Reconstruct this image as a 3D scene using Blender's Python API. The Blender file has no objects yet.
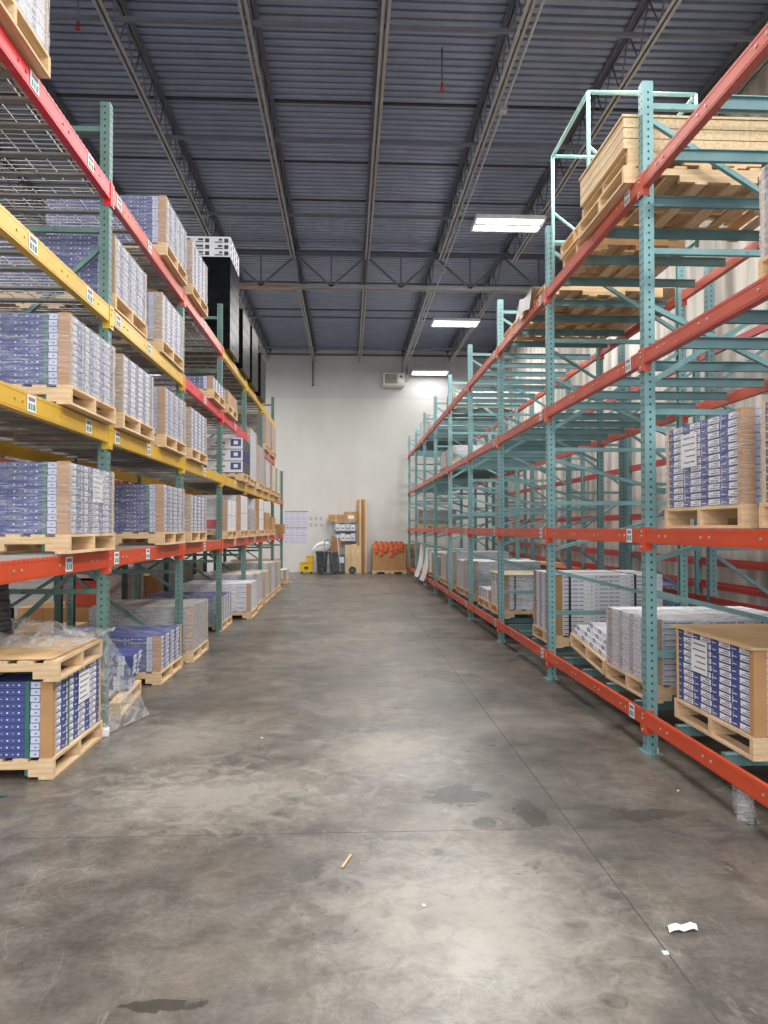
import bpy, math, random
from mathutils import Vector, Matrix, noise
random.seed(7)
C = bpy.context.scene.collection
R = math.radians
# ------------------------------------------------------------------ materials
def lin(h):
    h = h.lstrip('#'); v = [int(h[i:i+2], 16)/255 for i in (0, 2, 4)]
    return tuple((c/12.92 if c <= .04045 else ((c+.055)/1.055)**2.4) for c in v) + (1,)
MATS = {}
def mat(name, col, rough=.5, metal=0., var=.12, scale=6., bump=0., spec=.5, scratch=None, emis=0):
    if name in MATS: return MATS[name]
    m = bpy.data.materials.new(name); m.use_nodes = True
    n = m.node_tree.nodes; l = m.node_tree.links
    b = n['Principled BSDF']; b.inputs['Roughness'].default_value = rough
    b.inputs['Metallic'].default_value = metal; b.inputs['Specular IOR Level'].default_value = spec
    tc = n.new('ShaderNodeTexCoord'); tx = n.new('ShaderNodeTexNoise')
    tx.inputs['Scale'].default_value = scale; tx.inputs['Detail'].default_value = 5
    l.new(tc.outputs['Object'], tx.inputs['Vector'])
    cr = n.new('ShaderNodeValToRGB'); c = lin(col)
    cr.color_ramp.elements[0].position = .3; cr.color_ramp.elements[1].position = .7
    cr.color_ramp.elements[0].color = tuple(x*(1-var) for x in c[:3])+(1,)
    cr.color_ramp.elements[1].color = tuple(min(1, x*(1+var)) for x in c[:3])+(1,)
    l.new(tx.outputs['Fac'], cr.inputs['Fac']); out = cr.outputs['Color']
    if scratch:
        t2 = n.new('ShaderNodeTexNoise'); t2.inputs['Scale'].default_value = scale*7; t2.inputs['Detail'].default_value = 6
        l.new(tc.outputs['Object'], t2.inputs['Vector'])
        r2 = n.new('ShaderNodeValToRGB'); r2.color_ramp.elements[0].position = .62; r2.color_ramp.elements[1].position = .72
        l.new(t2.outputs['Fac'], r2.inputs['Fac'])
        mx = n.new('ShaderNodeMixRGB'); mx.inputs['Color2'].default_value = lin(scratch)
        l.new(r2.outputs['Color'], mx.inputs['Fac']); l.new(out, mx.inputs['Color1']); out = mx.outputs['Color']
    l.new(out, b.inputs['Base Color'])
    if bump:
        bp = n.new('ShaderNodeBump'); bp.inputs['Strength'].default_value = bump; bp.inputs['Distance'].default_value = .02
        l.new(tx.outputs['Fac'], bp.inputs['Height']); l.new(bp.outputs['Normal'], b.inputs['Normal'])
    if emis:
        l.new(out, b.inputs['Emission Color']); b.inputs['Emission Strength'].default_value = emis
    MATS[name] = m; return m

def wood_mat(name, col, axis=0):
    m = mat(name, col, rough=.75, spec=.2)
    n = m.node_tree.nodes; l = m.node_tree.links
    tx = [x for x in n if x.type == 'TEX_NOISE'][0]
    mp = n.new('ShaderNodeMapping'); tc = [x for x in n if x.type == 'TEX_COORD'][0]
    s = [14, 14, 14]; s[axis] = 1.2
    mp.inputs['Scale'].default_value = s
    l.new(tc.outputs['Object'], mp.inputs['Vector']); l.new(mp.outputs['Vector'], tx.inputs['Vector'])
    tx.inputs['Scale'].default_value = 3
    cr = [x for x in n if x.type == 'VALTORGB'][0]; c = lin(col)
    cr.color_ramp.elements[0].color = (c[0]*.78, c[1]*.73, c[2]*.66, 1)
    cr.color_ramp.elements[1].color = (min(1, c[0]*1.12), c[1]*1.1, c[2]*1.1, 1)
    return m

def film_mat(name, tint, lo, hi, rough=.22, scale=(3, 3, 40)):
    m = bpy.data.materials.new(name); m.use_nodes = True
    n = m.node_tree.nodes; l = m.node_tree.links
    b = n['Principled BSDF']; out = n['Material Output']
    b.inputs['Base Color'].default_value = lin(tint); b.inputs['Roughness'].default_value = rough
    b.inputs['Specular IOR Level'].default_value = .8
    tr = n.new('ShaderNodeBsdfTransparent'); mx = n.new('ShaderNodeMixShader')
    tc = n.new('ShaderNodeTexCoord'); mp = n.new('ShaderNodeMapping'); mp.inputs['Scale'].default_value = scale
    mp.inputs['Rotation'].default_value = (.12, .1, .2)
    tx = n.new('ShaderNodeTexNoise'); tx.inputs['Scale'].default_value = 1.6; tx.inputs['Detail'].default_value = 6
    tx.inputs['Distortion'].default_value = 1.2
    l.new(tc.outputs['Object'], mp.inputs['Vector']); l.new(mp.outputs['Vector'], tx.inputs['Vector'])
    cr = n.new('ShaderNodeValToRGB')
    cr.color_ramp.elements[0].position = .42; cr.color_ramp.elements[1].position = .66
    cr.color_ramp.elements[0].color = (lo, lo, lo, 1); cr.color_ramp.elements[1].color = (hi, hi, hi, 1)
    l.new(tx.outputs['Fac'], cr.inputs['Fac']); l.new(cr.outputs['Color'], mx.inputs['Fac'])
    bp = n.new('ShaderNodeBump'); bp.inputs['Strength'].default_value = .6; bp.inputs['Distance'].default_value = .012
    l.new(tx.outputs['Fac'], bp.inputs['Height']); l.new(bp.outputs['Normal'], b.inputs['Normal'])
    l.new(tr.outputs[0], mx.inputs[1]); l.new(b.outputs[0], mx.inputs[2]); l.new(mx.outputs[0], out.inputs['Surface'])
    MATS[name] = m; return m

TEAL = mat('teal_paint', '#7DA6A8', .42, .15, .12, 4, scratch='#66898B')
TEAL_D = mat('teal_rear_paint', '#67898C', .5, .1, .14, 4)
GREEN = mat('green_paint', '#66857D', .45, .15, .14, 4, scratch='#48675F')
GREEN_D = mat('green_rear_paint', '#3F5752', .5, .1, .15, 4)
HOLE = mat('hole_dark', '#2C3B3D', .8)
ORANGE = mat('orange_paint', '#D9522E', .4, .1, .07, 3, scratch='#D9694A')
ORANGE_L = mat('faded_orange_paint', '#CC6351', .42, .1, .08, 3, scratch='#D88271')
RED = mat('red_paint', '#DE2B34', .38, .1, .07, 3, scratch='#E0555A')
YELLOW = mat('yellow_paint', '#DFB22C', .4, .1, .08, 3, scratch='#D3A53A')
DRED = mat('dark_red_paint', '#98332F', .5, .1, .1, 3)
STEEL = mat('galvanised_steel', '#9A9C98', .38, .6, .12, 8)
WIRE = mat('deck_wire', '#B9B8B0', .4, .5, .1, 8)
CHAN = mat('deck_channel', '#8E8B82', .5, .3, .12, 8)
BOLT = mat('bolt_metal', '#C9C3B8', .4, .6)
WOODX = wood_mat('pallet_wood', '#E3C8A2', 0)
WOODY = wood_mat('pallet_deck_wood', '#E6CCA6', 1)
PLY = wood_mat('plywood', '#E4CCA8', 1)
OLDWOOD = wood_mat('weathered_wood', '#B9946A', 2)
CARD = mat('cardboard', '#BF9468', .8, 0, .08, 5, spec=.2)
CARD_D = mat('cardboard_dark', '#9E7450', .8, 0, .1, 5, spec=.2)
CARD_L = mat('cardboard_pale', '#D6B58A', .8, 0, .07, 5, spec=.2)
NAVY = mat('navy_carton', '#485390', .5, 0, .1, 5)
NAVYD = mat('navy_seam', '#262F63', .6)
LAV = mat('lavender_carton', '#CDD3E8', .55, 0, .05, 5)
WHITE = mat('white_carton', '#E6E7EB', .6, 0, .04, 6)
PAPER = mat('white_paper', '#ECECEE', .7, 0, .02, 6)
INK = mat('ink', '#7C8093', .7)
SEAM = mat('carton_seam', '#7E8294', .7)
STRAP = mat('green_strap', '#3C7363', .4)
STRAPB = mat('dark_strap', '#2B3133', .4)
BLACKW = mat('black_wrap', '#0E1013', .3, 0, .4, 5, bump=.5, spec=.1)
GREYW = mat('grey_wrapped_goods', '#A7A4A0', .35, 0, .22, 9, bump=.6)
PINKW = mat('pink_wrapped_goods', '#C9A19A', .35, 0, .25, 7, bump=.6)
ORW = mat('orange_goods', '#E0603A', .5, 0, .2, 7)
REDC = mat('red_carton', '#DF3540', .5, 0, .08, 6)
DARK = mat('dark_plastic', '#3B3D42', .5, 0, .12, 6)
YPL = mat('yellow_plastic', '#F0C410', .35, 0, .05, 6)
FABRIC = mat('white_drape', '#D7D6D4', .5, 0, .08, 9, bump=.4)
CREAM = mat('cream_goods', '#D9D2AE', .6, 0, .05, 6)
FILM = film_mat('stretch_film', '#E2E4EA', .06, .42, scale=(5, 5, 60))
FILM2 = film_mat('stretch_film_heavy', '#DEDFE2', .26, .66, scale=(7, 12, 60))
FILM3 = film_mat('loose_film', '#CFD2D2', .22, .7, scale=(9, 5, 7))

# ------------------------------------------------------------------ mesh builder
class MB:
    def __init__(s): s.v = []; s.f = []; s.m = []; s.mats = []; s.smooth = []
    def mi(s, m):
        if m not in s.mats: s.mats.append(m)
        return s.mats.index(m)
    def face(s, pts, m, sm=False):
        i = len(s.v); s.v += [tuple(p) for p in pts]; s.f.append(tuple(range(i, i+len(pts)))); s.m.append(s.mi(m)); s.smooth.append(sm)
    def box(s, x0, x1, y0, y1, z0, z1, m, M=None):
        x0, x1 = sorted((x0, x1)); y0, y1 = sorted((y0, y1)); z0, z1 = sorted((z0, z1))
        p = [(x0,y0,z0),(x1,y0,z0),(x1,y1,z0),(x0,y1,z0),(x0,y0,z1),(x1,y0,z1),(x1,y1,z1),(x0,y1,z1)]
        if M is not None: p = [tuple(M @ Vector(q)) for q in p]
        i = len(s.v); s.v += p; k = s.mi(m)
        for f in ((3,2,1,0),(4,5,6,7),(0,1,5,4),(1,2,6,5),(2,3,7,6),(3,0,4,7)):
            s.f.append(tuple(i+j for j in f)); s.m.append(k); s.smooth.append(False)
    def bar(s, a, b, w, h, m):   # rectangular bar from a to b
        a = Vector(a); b = Vector(b); d = b-a; L = d.length
        q = d.to_track_quat('Y', 'Z').to_matrix().to_4x4(); q.translation = a
        s.box(-w/2, w/2, 0, L, -h/2, h/2, m, q)
    def cyl(s, a, b, r, m, n=10, r2=None, cap=True):
        a = Vector(a); b = Vector(b); d = (b-a); L = d.length; r2 = r if r2 is None else r2
        q = d.to_track_quat('Z', 'Y').to_matrix().to_4x4(); q.translation = a
        i = len(s.v); k = s.mi(m)
        for z, rr in ((0, r), (L, r2)):
            for j in range(n):
                t = 2*math.pi*j/n; s.v.append(tuple(q @ Vector((rr*math.cos(t), rr*math.sin(t), z))))
        for j in range(n):
            s.f.append((i+j, i+(j+1) % n, i+n+(j+1) % n, i+n+j)); s.m.append(k); s.smooth.append(True)
        if cap:
            s.f.append(tuple(i+n-1-j for j in range(n))); s.m.append(k); s.smooth.append(False)
            s.f.append(tuple(i+n+j for j in range(n))); s.m.append(k); s.smooth.append(False)
    def disc(s, c, axis, r, m, n=6):
        c = Vector(c); pts = []
        for j in range(n):
            t = 2*math.pi*j/n; u, w = r*math.cos(t), r*math.sin(t)*1.25
            pts.append(c+(Vector((0, u, w)) if axis == 'x' else Vector((u, 0, w)) if axis == 'y' else Vector((u, w, 0))))
        s.face(pts, m)
    def prism(s, prof, z0, z1, m):   # prof list of (x,y), closed polygon extruded along z
        i = len(s.v); n = len(prof); k = s.mi(m)
        s.v += [(x, y, z0) for x, y in prof]+[(x, y, z1) for x, y in prof]
        for j in range(n):
            s.f.append((i+j, i+(j+1) % n, i+n+(j+1) % n, i+n+j)); s.m.append(k); s.smooth.append(False)
        s.f.append(tuple(i+n+j for j in range(n))); s.m.append(k); s.smooth.append(False)
        s.f.append(tuple(i+n-1-j for j in range(n))); s.m.append(k); s.smooth.append(False)
    def grid(s, fn, nu, nv, m, sm=True):
        i = len(s.v); k = s.mi(m)
        for a in range(nu+1):
            for b in range(nv+1): s.v.append(tuple(fn(a/nu, b/nv)))
        for a in range(nu):
            for b in range(nv):
                q = i+a*(nv+1)+b; s.f.append((q, q+nv+1, q+nv+2, q+1)); s.m.append(k); s.smooth.append(sm)
    def mesh(s, name):
        me = bpy.data.meshes.new(name); me.from_pydata(s.v, [], s.f)
        for m in s.mats: me.materials.append(m)
        me.polygons.foreach_set('material_index', s.m); me.polygons.foreach_set('use_smooth', s.smooth)
        me.update(); return me

def put(name, me, parent=None, loc=(0, 0, 0), rot=(0, 0, 0)):
    if isinstance(me, MB): me = me.mesh(name)
    o = bpy.data.objects.new(name, me); C.objects.link(o)
    o.location = loc; o.rotation_euler = rot
    if parent is not None: o.parent = parent
    return o
LBL = {}
def tag(o, label, cat, group=None):
    o['label'] = label; o['category'] = cat; o['kind'] = 'thing'
    if group: o['group'] = group
    LBL[label] = LBL.get(label, 0)+1
    if LBL[label] > 1 or len(label.split()) > 16: print('LABEL?', label)
    return o
def thing(name, label, cat, loc=(0, 0, 0), rot=(0, 0, 0), group=None):
    o = bpy.data.objects.new(name, None); C.objects.link(o); o.location = loc; o.rotation_euler = rot
    o.empty_display_size = .2
    return tag(o, label, cat, group)
def struct(name, me, loc=(0, 0, 0)):
    o = put(name, me, None, loc); o['kind'] = 'structure'; return o
CACHE = {}
def cached(key, fn):
    if key not in CACHE: CACHE[key] = fn()
    return CACHE[key]
ORD = ['first', 'second', 'third', 'fourth', 'fifth', 'sixth', 'seventh', 'eighth', 'ninth', 'tenth', 'eleventh', 'twelfth']

# ------------------------------------------------------------------ the room
WY = 26.35; XL, XR = -9.5, 5.02; ZC = 7.61; Y0 = -7.0
def floor_material():
    m = bpy.data.materials.new('polished_concrete'); m.use_nodes = True
    n = m.node_tree.nodes; l = m.node_tree.links; b = n['Principled BSDF']
    tc = n.new('ShaderNodeTexCoord')
    def nz(scale, det=8, dist=0, sc=(1, 1, 1), rough=.6):
        mp = n.new('ShaderNodeMapping'); mp.inputs['Scale'].default_value = sc
        t = n.new('ShaderNodeTexNoise'); t.inputs['Scale'].default_value = scale; t.inputs['Detail'].default_value = det
        t.inputs['Distortion'].default_value = dist; t.inputs['Roughness'].default_value = rough
        l.new(tc.outputs['Object'], mp.inputs['Vector']); l.new(mp.outputs['Vector'], t.inputs['Vector']); return t
    def ramp(src, a, b_, ca, cb):
        r = n.new('ShaderNodeValToRGB'); r.color_ramp.elements[0].position = a; r.color_ramp.elements[1].position = b_
        r.color_ramp.elements[0].color = ca; r.color_ramp.elements[1].color = cb
        l.new(src, r.inputs['Fac']); return r.outputs['Color']
    def mix(f, c1, c2, mode='MIX'):
        x = n.new('ShaderNodeMixRGB'); x.blend_type = mode
        for s_, v in (('Fac', f), ('Color1', c1), ('Color2', c2)):
            if isinstance(v, (int, float, tuple)): x.inputs[s_].default_value = v
            else: l.new(v, x.inputs[s_])
        return x.outputs['Color']
    K = (0, 0, 0, 1); W = (1, 1, 1, 1)
    base = ramp(nz(.7, 9, .6).outputs['Fac'], .36, .66, lin('#6E6A66'), lin('#9B958C'))
    mott = ramp(nz(5, 10, .4, rough=.7).outputs['Fac'], .35, .68, lin('#8A8682'), W)
    c = mix(.75, base, mott, 'MULTIPLY')
    fine = ramp(nz(38, 6, 0, rough=.7).outputs['Fac'], .35, .7, lin('#B5B2AE'), W)
    c = mix(.6, c, fine, 'MULTIPLY')
    warm = ramp(nz(1.5, 4, .5).outputs['Fac'], .5, .7, K, W)
    c = mix(mix(.3, K, warm), c, lin('#96876F'))
    # tyre-polished run along the aisle: darker streaks stretched in Y
    run = ramp(nz(1.4, 6, .2, (1.6, .16, 1)).outputs['Fac'], .45, .7, K, W)
    c = mix(mix(.42, K, run), c, lin('#565350'))
    # pale scuffs
    sc = ramp(nz(3.0, 12, 2.2, (1.3, .8, 1), .75).outputs['Fac'], .62, .70, K, W)
    c = mix(mix(.42, K, sc), c, lin('#BDB8AC'))
    # dark spills
    sp = ramp(nz(2.1, 7, .3).outputs['Fac'], .68, .71, K, W)
    c = mix(mix(.8, K, sp), c, lin('#45413D'))
    sp2 = ramp(nz(9, 6, .8, rough=.6).outputs['Fac'], .72, .75, K, W)
    c = mix(mix(.6, K, sp2), c, lin('#46423E'))
    # scratches
    vs = n.new('ShaderNodeTexVoronoi'); vs.feature = 'DISTANCE_TO_EDGE'; vs.inputs['Scale'].default_value = 2.3
    mpv = n.new('ShaderNodeMapping'); mpv.inputs['Scale'].default_value = (1.7, .6, 1); mpv.inputs['Rotation'].default_value = (0, 0, .5)
    l.new(tc.outputs['Object'], mpv.inputs['Vector'])
    wv = nz(1.2, 3, 0); wm = n.new('ShaderNodeMixRGB'); wm.inputs['Fac'].default_value = .35
    l.new(mpv.outputs['Vector'], wm.inputs['Color1']); l.new(wv.outputs['Color'], wm.inputs['Color2']); l.new(wm.outputs['Color'], vs.inputs['Vector'])
    vr = ramp(vs.outputs['Distance'], .0, .008, W, K)
    gate = ramp(nz(1.1, 3).outputs['Fac'], .5, .6, K, W)
    sf = mix(1., vr, gate, 'MULTIPLY')
    c = mix(mix(.14, K, sf), c, lin('#C8C4BB'))
    wn = nz(7, 8, .6, rough=.75)
    def blot(px_, py_, rx, ry, dark, amt):
        nonlocal c
        mp = n.new('ShaderNodeMapping'); mp.inputs['Location'].default_value = (-px_/rx, -py_/ry, 0); mp.inputs['Scale'].default_value = (1/rx, 1/ry, 0)
        l.new(tc.outputs['Object'], mp.inputs['Vector'])
        ln = n.new('ShaderNodeVectorMath'); ln.operation = 'LENGTH'; l.new(mp.outputs['Vector'], ln.inputs[0])
        ad = n.new('ShaderNodeMath'); ad.operation = 'MULTIPLY_ADD'; l.new(wn.outputs['Fac'], ad.inputs[0]); ad.inputs[1].default_value = 2.6; l.new(ln.outputs['Value'], ad.inputs[2])
        sc_ = n.new('ShaderNodeMath'); sc_.operation = 'MULTIPLY'; sc_.inputs[1].default_value = .33; l.new(ad.outputs[0], sc_.inputs[0])
        rn = n.new('ShaderNodeValToRGB'); rn.color_ramp.elements[0].position = .66 if dark else .5; rn.color_ramp.elements[1].position = .70 if dark else .78
        rn.color_ramp.elements[0].color = W; rn.color_ramp.elements[1].color = K; l.new(sc_.outputs[0], rn.inputs['Fac'])
        c = mix(mix(min(1, amt*1.35), K, rn.outputs['Color']), c, lin('#2C2926') if dark else lin('#C2BDB1'))
    for a_ in ((.61, 4.35, .2, .22, 1, .6), (.70, 3.95, .09, .1, 1, .6), (.97, 4.05, .1, .25, 1, .45), (.87, 2.92, .07, .05, 1, .7), (-.6, 2.5, .16, .05, 1, .55), (.42, 3.6, .05, .06, 1, .6), (.85, 2.45, .06, .05, 1, .6),
               (1.6, 4.0, .25, .12, 1, .35), (-.75, 4.4, .8, .6, 0, .35), (.5, 3.0, .7, .9, 0, .3), (-1.2, 5.5, .7, 1.0, 0, .25), (.3, 5.2, .6, .7, 0, .25)): blot(*a_)
    l.new(c, b.inputs['Base Color'])
    rr = ramp(nz(1.9, 8, .5).outputs['Fac'], .3, .75, (.26, .26, .26, 1), (.48, .48, .48, 1))
    l.new(rr, b.inputs['Roughness']); b.inputs['Specular IOR Level'].default_value = .5
    bp = n.new('ShaderNodeBump'); bp.inputs['Strength'].default_value = .12; bp.inputs['Distance'].default_value = .01
    l.new(nz(26, 5).outputs['Fac'], bp.inputs['Height']); l.new(bp.outputs['Normal'], b.inputs['Normal'])
    return m
FLOOR = floor_material()
JOINT = mat('floor_joint', '#524F4B', .8)
b = MB(); b.box(XL, XR, Y0, WY, -.2, 0, FLOOR)
# saw-cut control joints: one along the aisle, several across
b.box(1.136, 1.142, Y0, WY, -.01, .0008, JOINT)
for y in (3.85, 8.4, 13., 17.6, 22.2): b.box(XL, XR, y-.0012, y+.0012, -.01, .0006, JOINT)
struct('floor', b)

def wall_material(name, c1, c2, streak=.0, sc=(1, 1, .25), scale=1.2):
    m = mat(name, c1, .85, 0, .03, 1.5, spec=.15)
    n = m.node_tree.nodes; l = m.node_tree.links; bs = n['Principled BSDF']
    tc = n.new('ShaderNodeTexCoord'); mp = n.new('ShaderNodeMapping'); mp.inputs['Scale'].default_value = sc
    t = n.new('ShaderNodeTexNoise'); t.inputs['Scale'].default_value = scale; t.inputs['Detail'].default_value = 8
    l.new(tc.outputs['Object'], mp.inputs['Vector']); l.new(mp.outputs['Vector'], t.inputs['Vector'])
    r = n.new('ShaderNodeValToRGB'); r.color_ramp.elements[0].position = .4; r.color_ramp.elements[1].position = .68
    r.color_ramp.elements[0].color = (0, 0, 0, 1); r.color_ramp.elements[1].color = (streak,)*3+(1,)
    l.new(t.outputs['Fac'], r.inputs['Fac'])
    mx = n.new('ShaderNodeMixRGB'); mx.inputs['Color2'].default_value = lin(c2)
    src = bs.inputs['Base Color'].links[0].from_socket
    l.new(r.outputs['Color'], mx.inputs['Fac']); l.new(src, mx.inputs['Color1']); l.new(mx.outputs['Color'], bs.inputs['Base Color'])
    return m
W_BACK = wall_material('painted_tilt_up', '#D9D8D5', '#CBCAC6', .5)
W_SHADE = wall_material('upper_shade_band', '#CFCFD0', '#C4C4C6', .5)  # greyer tone: shade on the upper end wall, put into its colour
W_RIGHT = wall_material('stained_concrete', '#C4C0B8', '#7A736B', .9, (1, 3.2, .35), 1.0)
W_LEFT = wall_material('grey_wall', '#B9B8B6', '#A5A3A0', .5)
b = MB(); b.box(XL, XR, WY, WY+.2, 0, 5.95, W_BACK); b.box(XL, XR, WY-.006, WY+.2, 5.95, ZC+.3, W_SHADE)
struct('wall_back', b)
b = MB(); b.box(XR, XR+.2, Y0, WY+.2, 0, ZC+.3, W_RIGHT); struct('wall_right', b)
b = MB(); b.box(XL-.2, XL, Y0, WY+.2, 0, ZC+.3, W_LEFT); struct('wall_left', b)
# corrugated roof deck
DECK = mat('roof_deck', '#7E879C', .36, .35, .1, 2.5)
b = MB(); p = .152; prof = []
y = Y0
while y < WY+.1:
    prof += [(y, 0), (y+.088, 0), (y+.098, .038), (y+.142, .038)]; y += p
i0 = len(b.v); k = b.mi(DECK)
for (yy, zz) in prof: b.v += [(XL, yy, ZC+zz), (XR, yy, ZC+zz)]
for j in range(len(prof)-1):
    b.f.append((2*j, 2*j+1, 2*j+3, 2*j+2)); b.m.append(k); b.smooth.append(False)
b.box(XL, XR, Y0, WY+.2, ZC+.05, ZC+.12, DECK)
DSEAM = mat('deck_seam', '#2C2F36', .7)
for yy in (7.6, 10.9, 12.7, 14.2, 19.0, 21.4): b.box(XL, XR, yy, yy+.05, ZC-.012, ZC+.01, DSEAM)
struct('ceiling', b)

# ------------------------------------------------------------------ roof steel
JOI = mat('joist_paint', '#9B9A98', .5, .25, .1, 3)
JOID = mat('joist_dark', '#666973', .55, .2, .1, 3)
def joist(y0, y1):
    bot = MB(); top = MB(); web = MB()
    zb, zt = 7.02, ZC-.03
    for s in (-1, 1):
        bot.box(s*.012, s*.05, y0+.9, y1-.9, zb, zb+.006, JOI); bot.box(s*.012, s*.018, y0+.9, y1-.9, zb, zb+.045, JOI)
        top.box(s*.012, s*.06, y0, y1, zt-.006, zt, JOID); top.box(s*.012, s*.018, y0, y1, zt-.05, zt, JOID)
    L = y1-y0-1.8; n = max(2, round(L/.62)); st = L/n
    for i in range(n):
        ya = y0+.9+i*st
        web.cyl((0, ya, zb+.02), (0, ya+st/2, zt-.02), .011, JOID, 6); web.cyl((0, ya+st/2, zt-.02), (0, ya+st, zb+.02), .011, JOID, 6)
    web.cyl((0, y0+.1, zt-.02), (0, y0+.9, zb+.02), .014, JOID, 6); web.cyl((0, y1-.1, zt-.02), (0, y1-.9, zb+.02), .014, JOID, 6)
    return bot.mesh('bottom_chord'), top.mesh('top_chord'), web.mesh('web')
GY = 16.6
spans = [joist(Y0, GY-.03), joist(GY+.03, WY-.02)]
for i in range(10):
    x = -8.68+1.515*i
    for s in (0, 1):
        t = thing('roof_joist', 'grey open-web roof joist, %s from the %s, %s the cross truss' % (
            ORD[i] if i < 6 else ORD[9-i], 'left' if i < 6 else 'right', ('this side of', 'beyond')[s]), 'joist', (x, 0, 0), group='roof joists')
        for nm, me in zip(('bottom_chord', 'top_chord', 'web'), spans[s]): put(nm, me, t)
# girder across
t = thing('roof_girder', 'grey truss girder crossing under the roof joists', 'girder', (0, GY, 0))
b = MB(); b.box(XL, XR, -.09, -.01, 6.69, 6.70, JOI); b.box(XL, XR, .01, .09, 6.69, 6.70, JOI); b.box(XL, XR, -.02, -.01, 6.69, 6.78, JOI); b.box(XL, XR, .01, .02, 6.69, 6.78, JOI)
put('bottom_chord', b, t)
b = MB(); b.box(XL, XR, -.09, .09, 7.49, 7.50, JOID); b.box(XL, XR, -.02, .02, 7.40, 7.50, JOID); put('top_chord', b, t)
w1 = MB(); x = -8.68
while x < XR-1.4:
    w1.bar((x, 0, 7.42), (x+.757, 0, 6.74), .04, .04, JOID); w1.bar((x+.757, 0, 6.74), (x+1.515, 0, 7.42), .04, .04, JOID)
    w1.bar((x+.757, 0, 6.72), (x+.757, 0, 7.45), .03, .03, JOID); x += 1.515
put('web', w1, t)
# bridging angles across the joists
BR = MB(); BR.box(XL, XR, -.02, .02, 0, .006, JOID); BR.box(XL, XR, -.02, -.014, 0, .045, JOID); brm = BR.mesh('joist_bridging')
for i, y in enumerate((8.4, 10.95, 13.6, 20.2, 23.6)):
    tag(put('joist_bridging', brm, None, (0, y, 7.035)), 'thin bridging angle crossing the joists, %s from the camera' % ORD[i], 'bridging', 'joist bridging')
# pipe, conduit
PIPE = mat('tan_pipe', '#B98F66', .5, .2); PIPEG = mat('grey_pipe', '#A9A9AA', .4, .5)
b = MB(); b.cyl((XL+.05, GY-.16, 6.66), (-1.15, GY-.16, 6.66), .03, PIPE, 10)
for x in (-8, -6, -4, -2.2): b.cyl((x, GY-.16, 6.68), (x, GY-.1, 6.76), .008, PIPEG, 6)
tag(put('sprinkler_pipe', b), 'tan pipe running along the underside of the cross truss', 'pipe')
b = MB(); b.cyl((2.03, Y0, 6.98), (2.03, WY-.05, 6.98), .016, PIPEG, 8)
for y in (3.5, 9.8, 16.1, 22.4): b.box(1.98, 2.08, y, y+.1, 6.94, 7.02, PIPEG)
tag(put('electrical_conduit', b), 'thin light conduit running down the ceiling right of centre', 'conduit')
b = MB(); b.cyl((XL+.1, WY-.12, 7.43), (XR-.1, WY-.12, 7.43), .03, JOID, 8); tag(put('wall_pipe', b), 'thin grey pipe along the top of the end wall', 'pipe')
b = MB(); b.cyl((-1.17, WY-.06, 7.40), (-1.17, WY-.06, 6.42), .025, JOID, 8); b.cyl((-1.17, WY-.06, 6.42), (-1.17, WY-.06, 6.36), .04, JOID, 8)
tag(put('drop_pipe', b), 'short dark pipe dropping down the end wall', 'pipe')
SPR = mat('sprinkler_red', '#B0453C', .5)
for i, (x, y) in enumerate(((-3.0, 8.6), (3.1, 7.0), (3.35, 5.6), (1.2, 9.6))):
    b = MB(); b.cyl((0, 0, 0), (0, 0, .1), .016, SPR, 8); b.cyl((0, 0, .0), (0, 0, .012), .035, SPR, 8); b.cyl((0, 0, .1), (0, 0, .56), .012, JOID, 6)
    tag(put('fire_sprinkler', b, None, (x, y, ZC-.55)), ['small red sprinkler head above the left rack', 'red sprinkler head near the ceiling above right rack pallets', 'red sprinkler head closest to the top frame edge', 'small sprinkler head near the middle of the ceiling'][i], 'sprinkler')

# ------------------------------------------------------------------ light fixtures
HOUS = mat('fixture_white', '#E8E8E8', .4)
GLOW = mat('fixture_tube', '#FFFFFF', .4, var=.0, emis=5)
def fixture():
    h = MB(); h.box(-.61, .61, -.3, .3, .0, .05, HOUS)
    for s in (-1, 1): h.box(-.61, .61, s*.3-.012, s*.3+.012, -.02, .05, HOUS); h.box(s*.61-.01, s*.61+.01, -.3, .3, -.02, .05, HOUS)
    h.box(-.6, .6, -.03, .03, -.02, .0, HOUS)
    l = MB(); 
    for yy in (-.16, .16): l.box(-.57, .57, yy-.095, yy+.095, -.012, -.002, GLOW)
    s = MB(); s.cyl((0, 0, .05), (0, 0, .64), .004, PIPEG, 5)
    return h.mesh('housing'), l.mesh('lens'), s.mesh('hanger')
fh, fl, fs = fixture()
E = 215
for i, y in enumerate((-6.4, .25, 6.8, 13.5, 20.15, 26.0)):
    t = thing('ceiling_light', ['lit fluorescent high-bay light behind the camera', 'lit high-bay light overhead at the camera', 'lit high-bay light just above the top of the frame',
              'nearest and largest bright fluorescent light hanging from the ceiling', 'middle bright fluorescent light of the hanging row', 'small bright fluorescent light beside the end wall heater'][i], 'light', (2.86 if i < 5 else 2.78, y if i < 5 else 25.75, 6.93 if i < 5 else 6.74), group='hanging lights')
    put('housing', fh, t); put('lens', fl, t); [put('hanger', fs, t, (x_, 0, 0)) for x_ in (-.5, .5)]
def area(name, loc, sx, sy, e, rot=(0, 0, 0), col=(1, .98, .95)):
    ld = bpy.data.lights.new(name, 'AREA'); ld.shape = 'RECTANGLE'; ld.size = sx; ld.size_y = sy; ld.energy = e; ld.color = col
    o = bpy.data.objects.new(name, ld); C.objects.link(o); o.location = loc; o.rotation_euler = rot; return o
for i, y in enumerate((-6.4, .25, 6.8, 13.5, 20.15, 25.6)):
    area('high_bay_lamp', (2.86, y, 6.90 if i < 5 else 6.70), 1.14, .5, E if i < 5 else E*.08)
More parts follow.
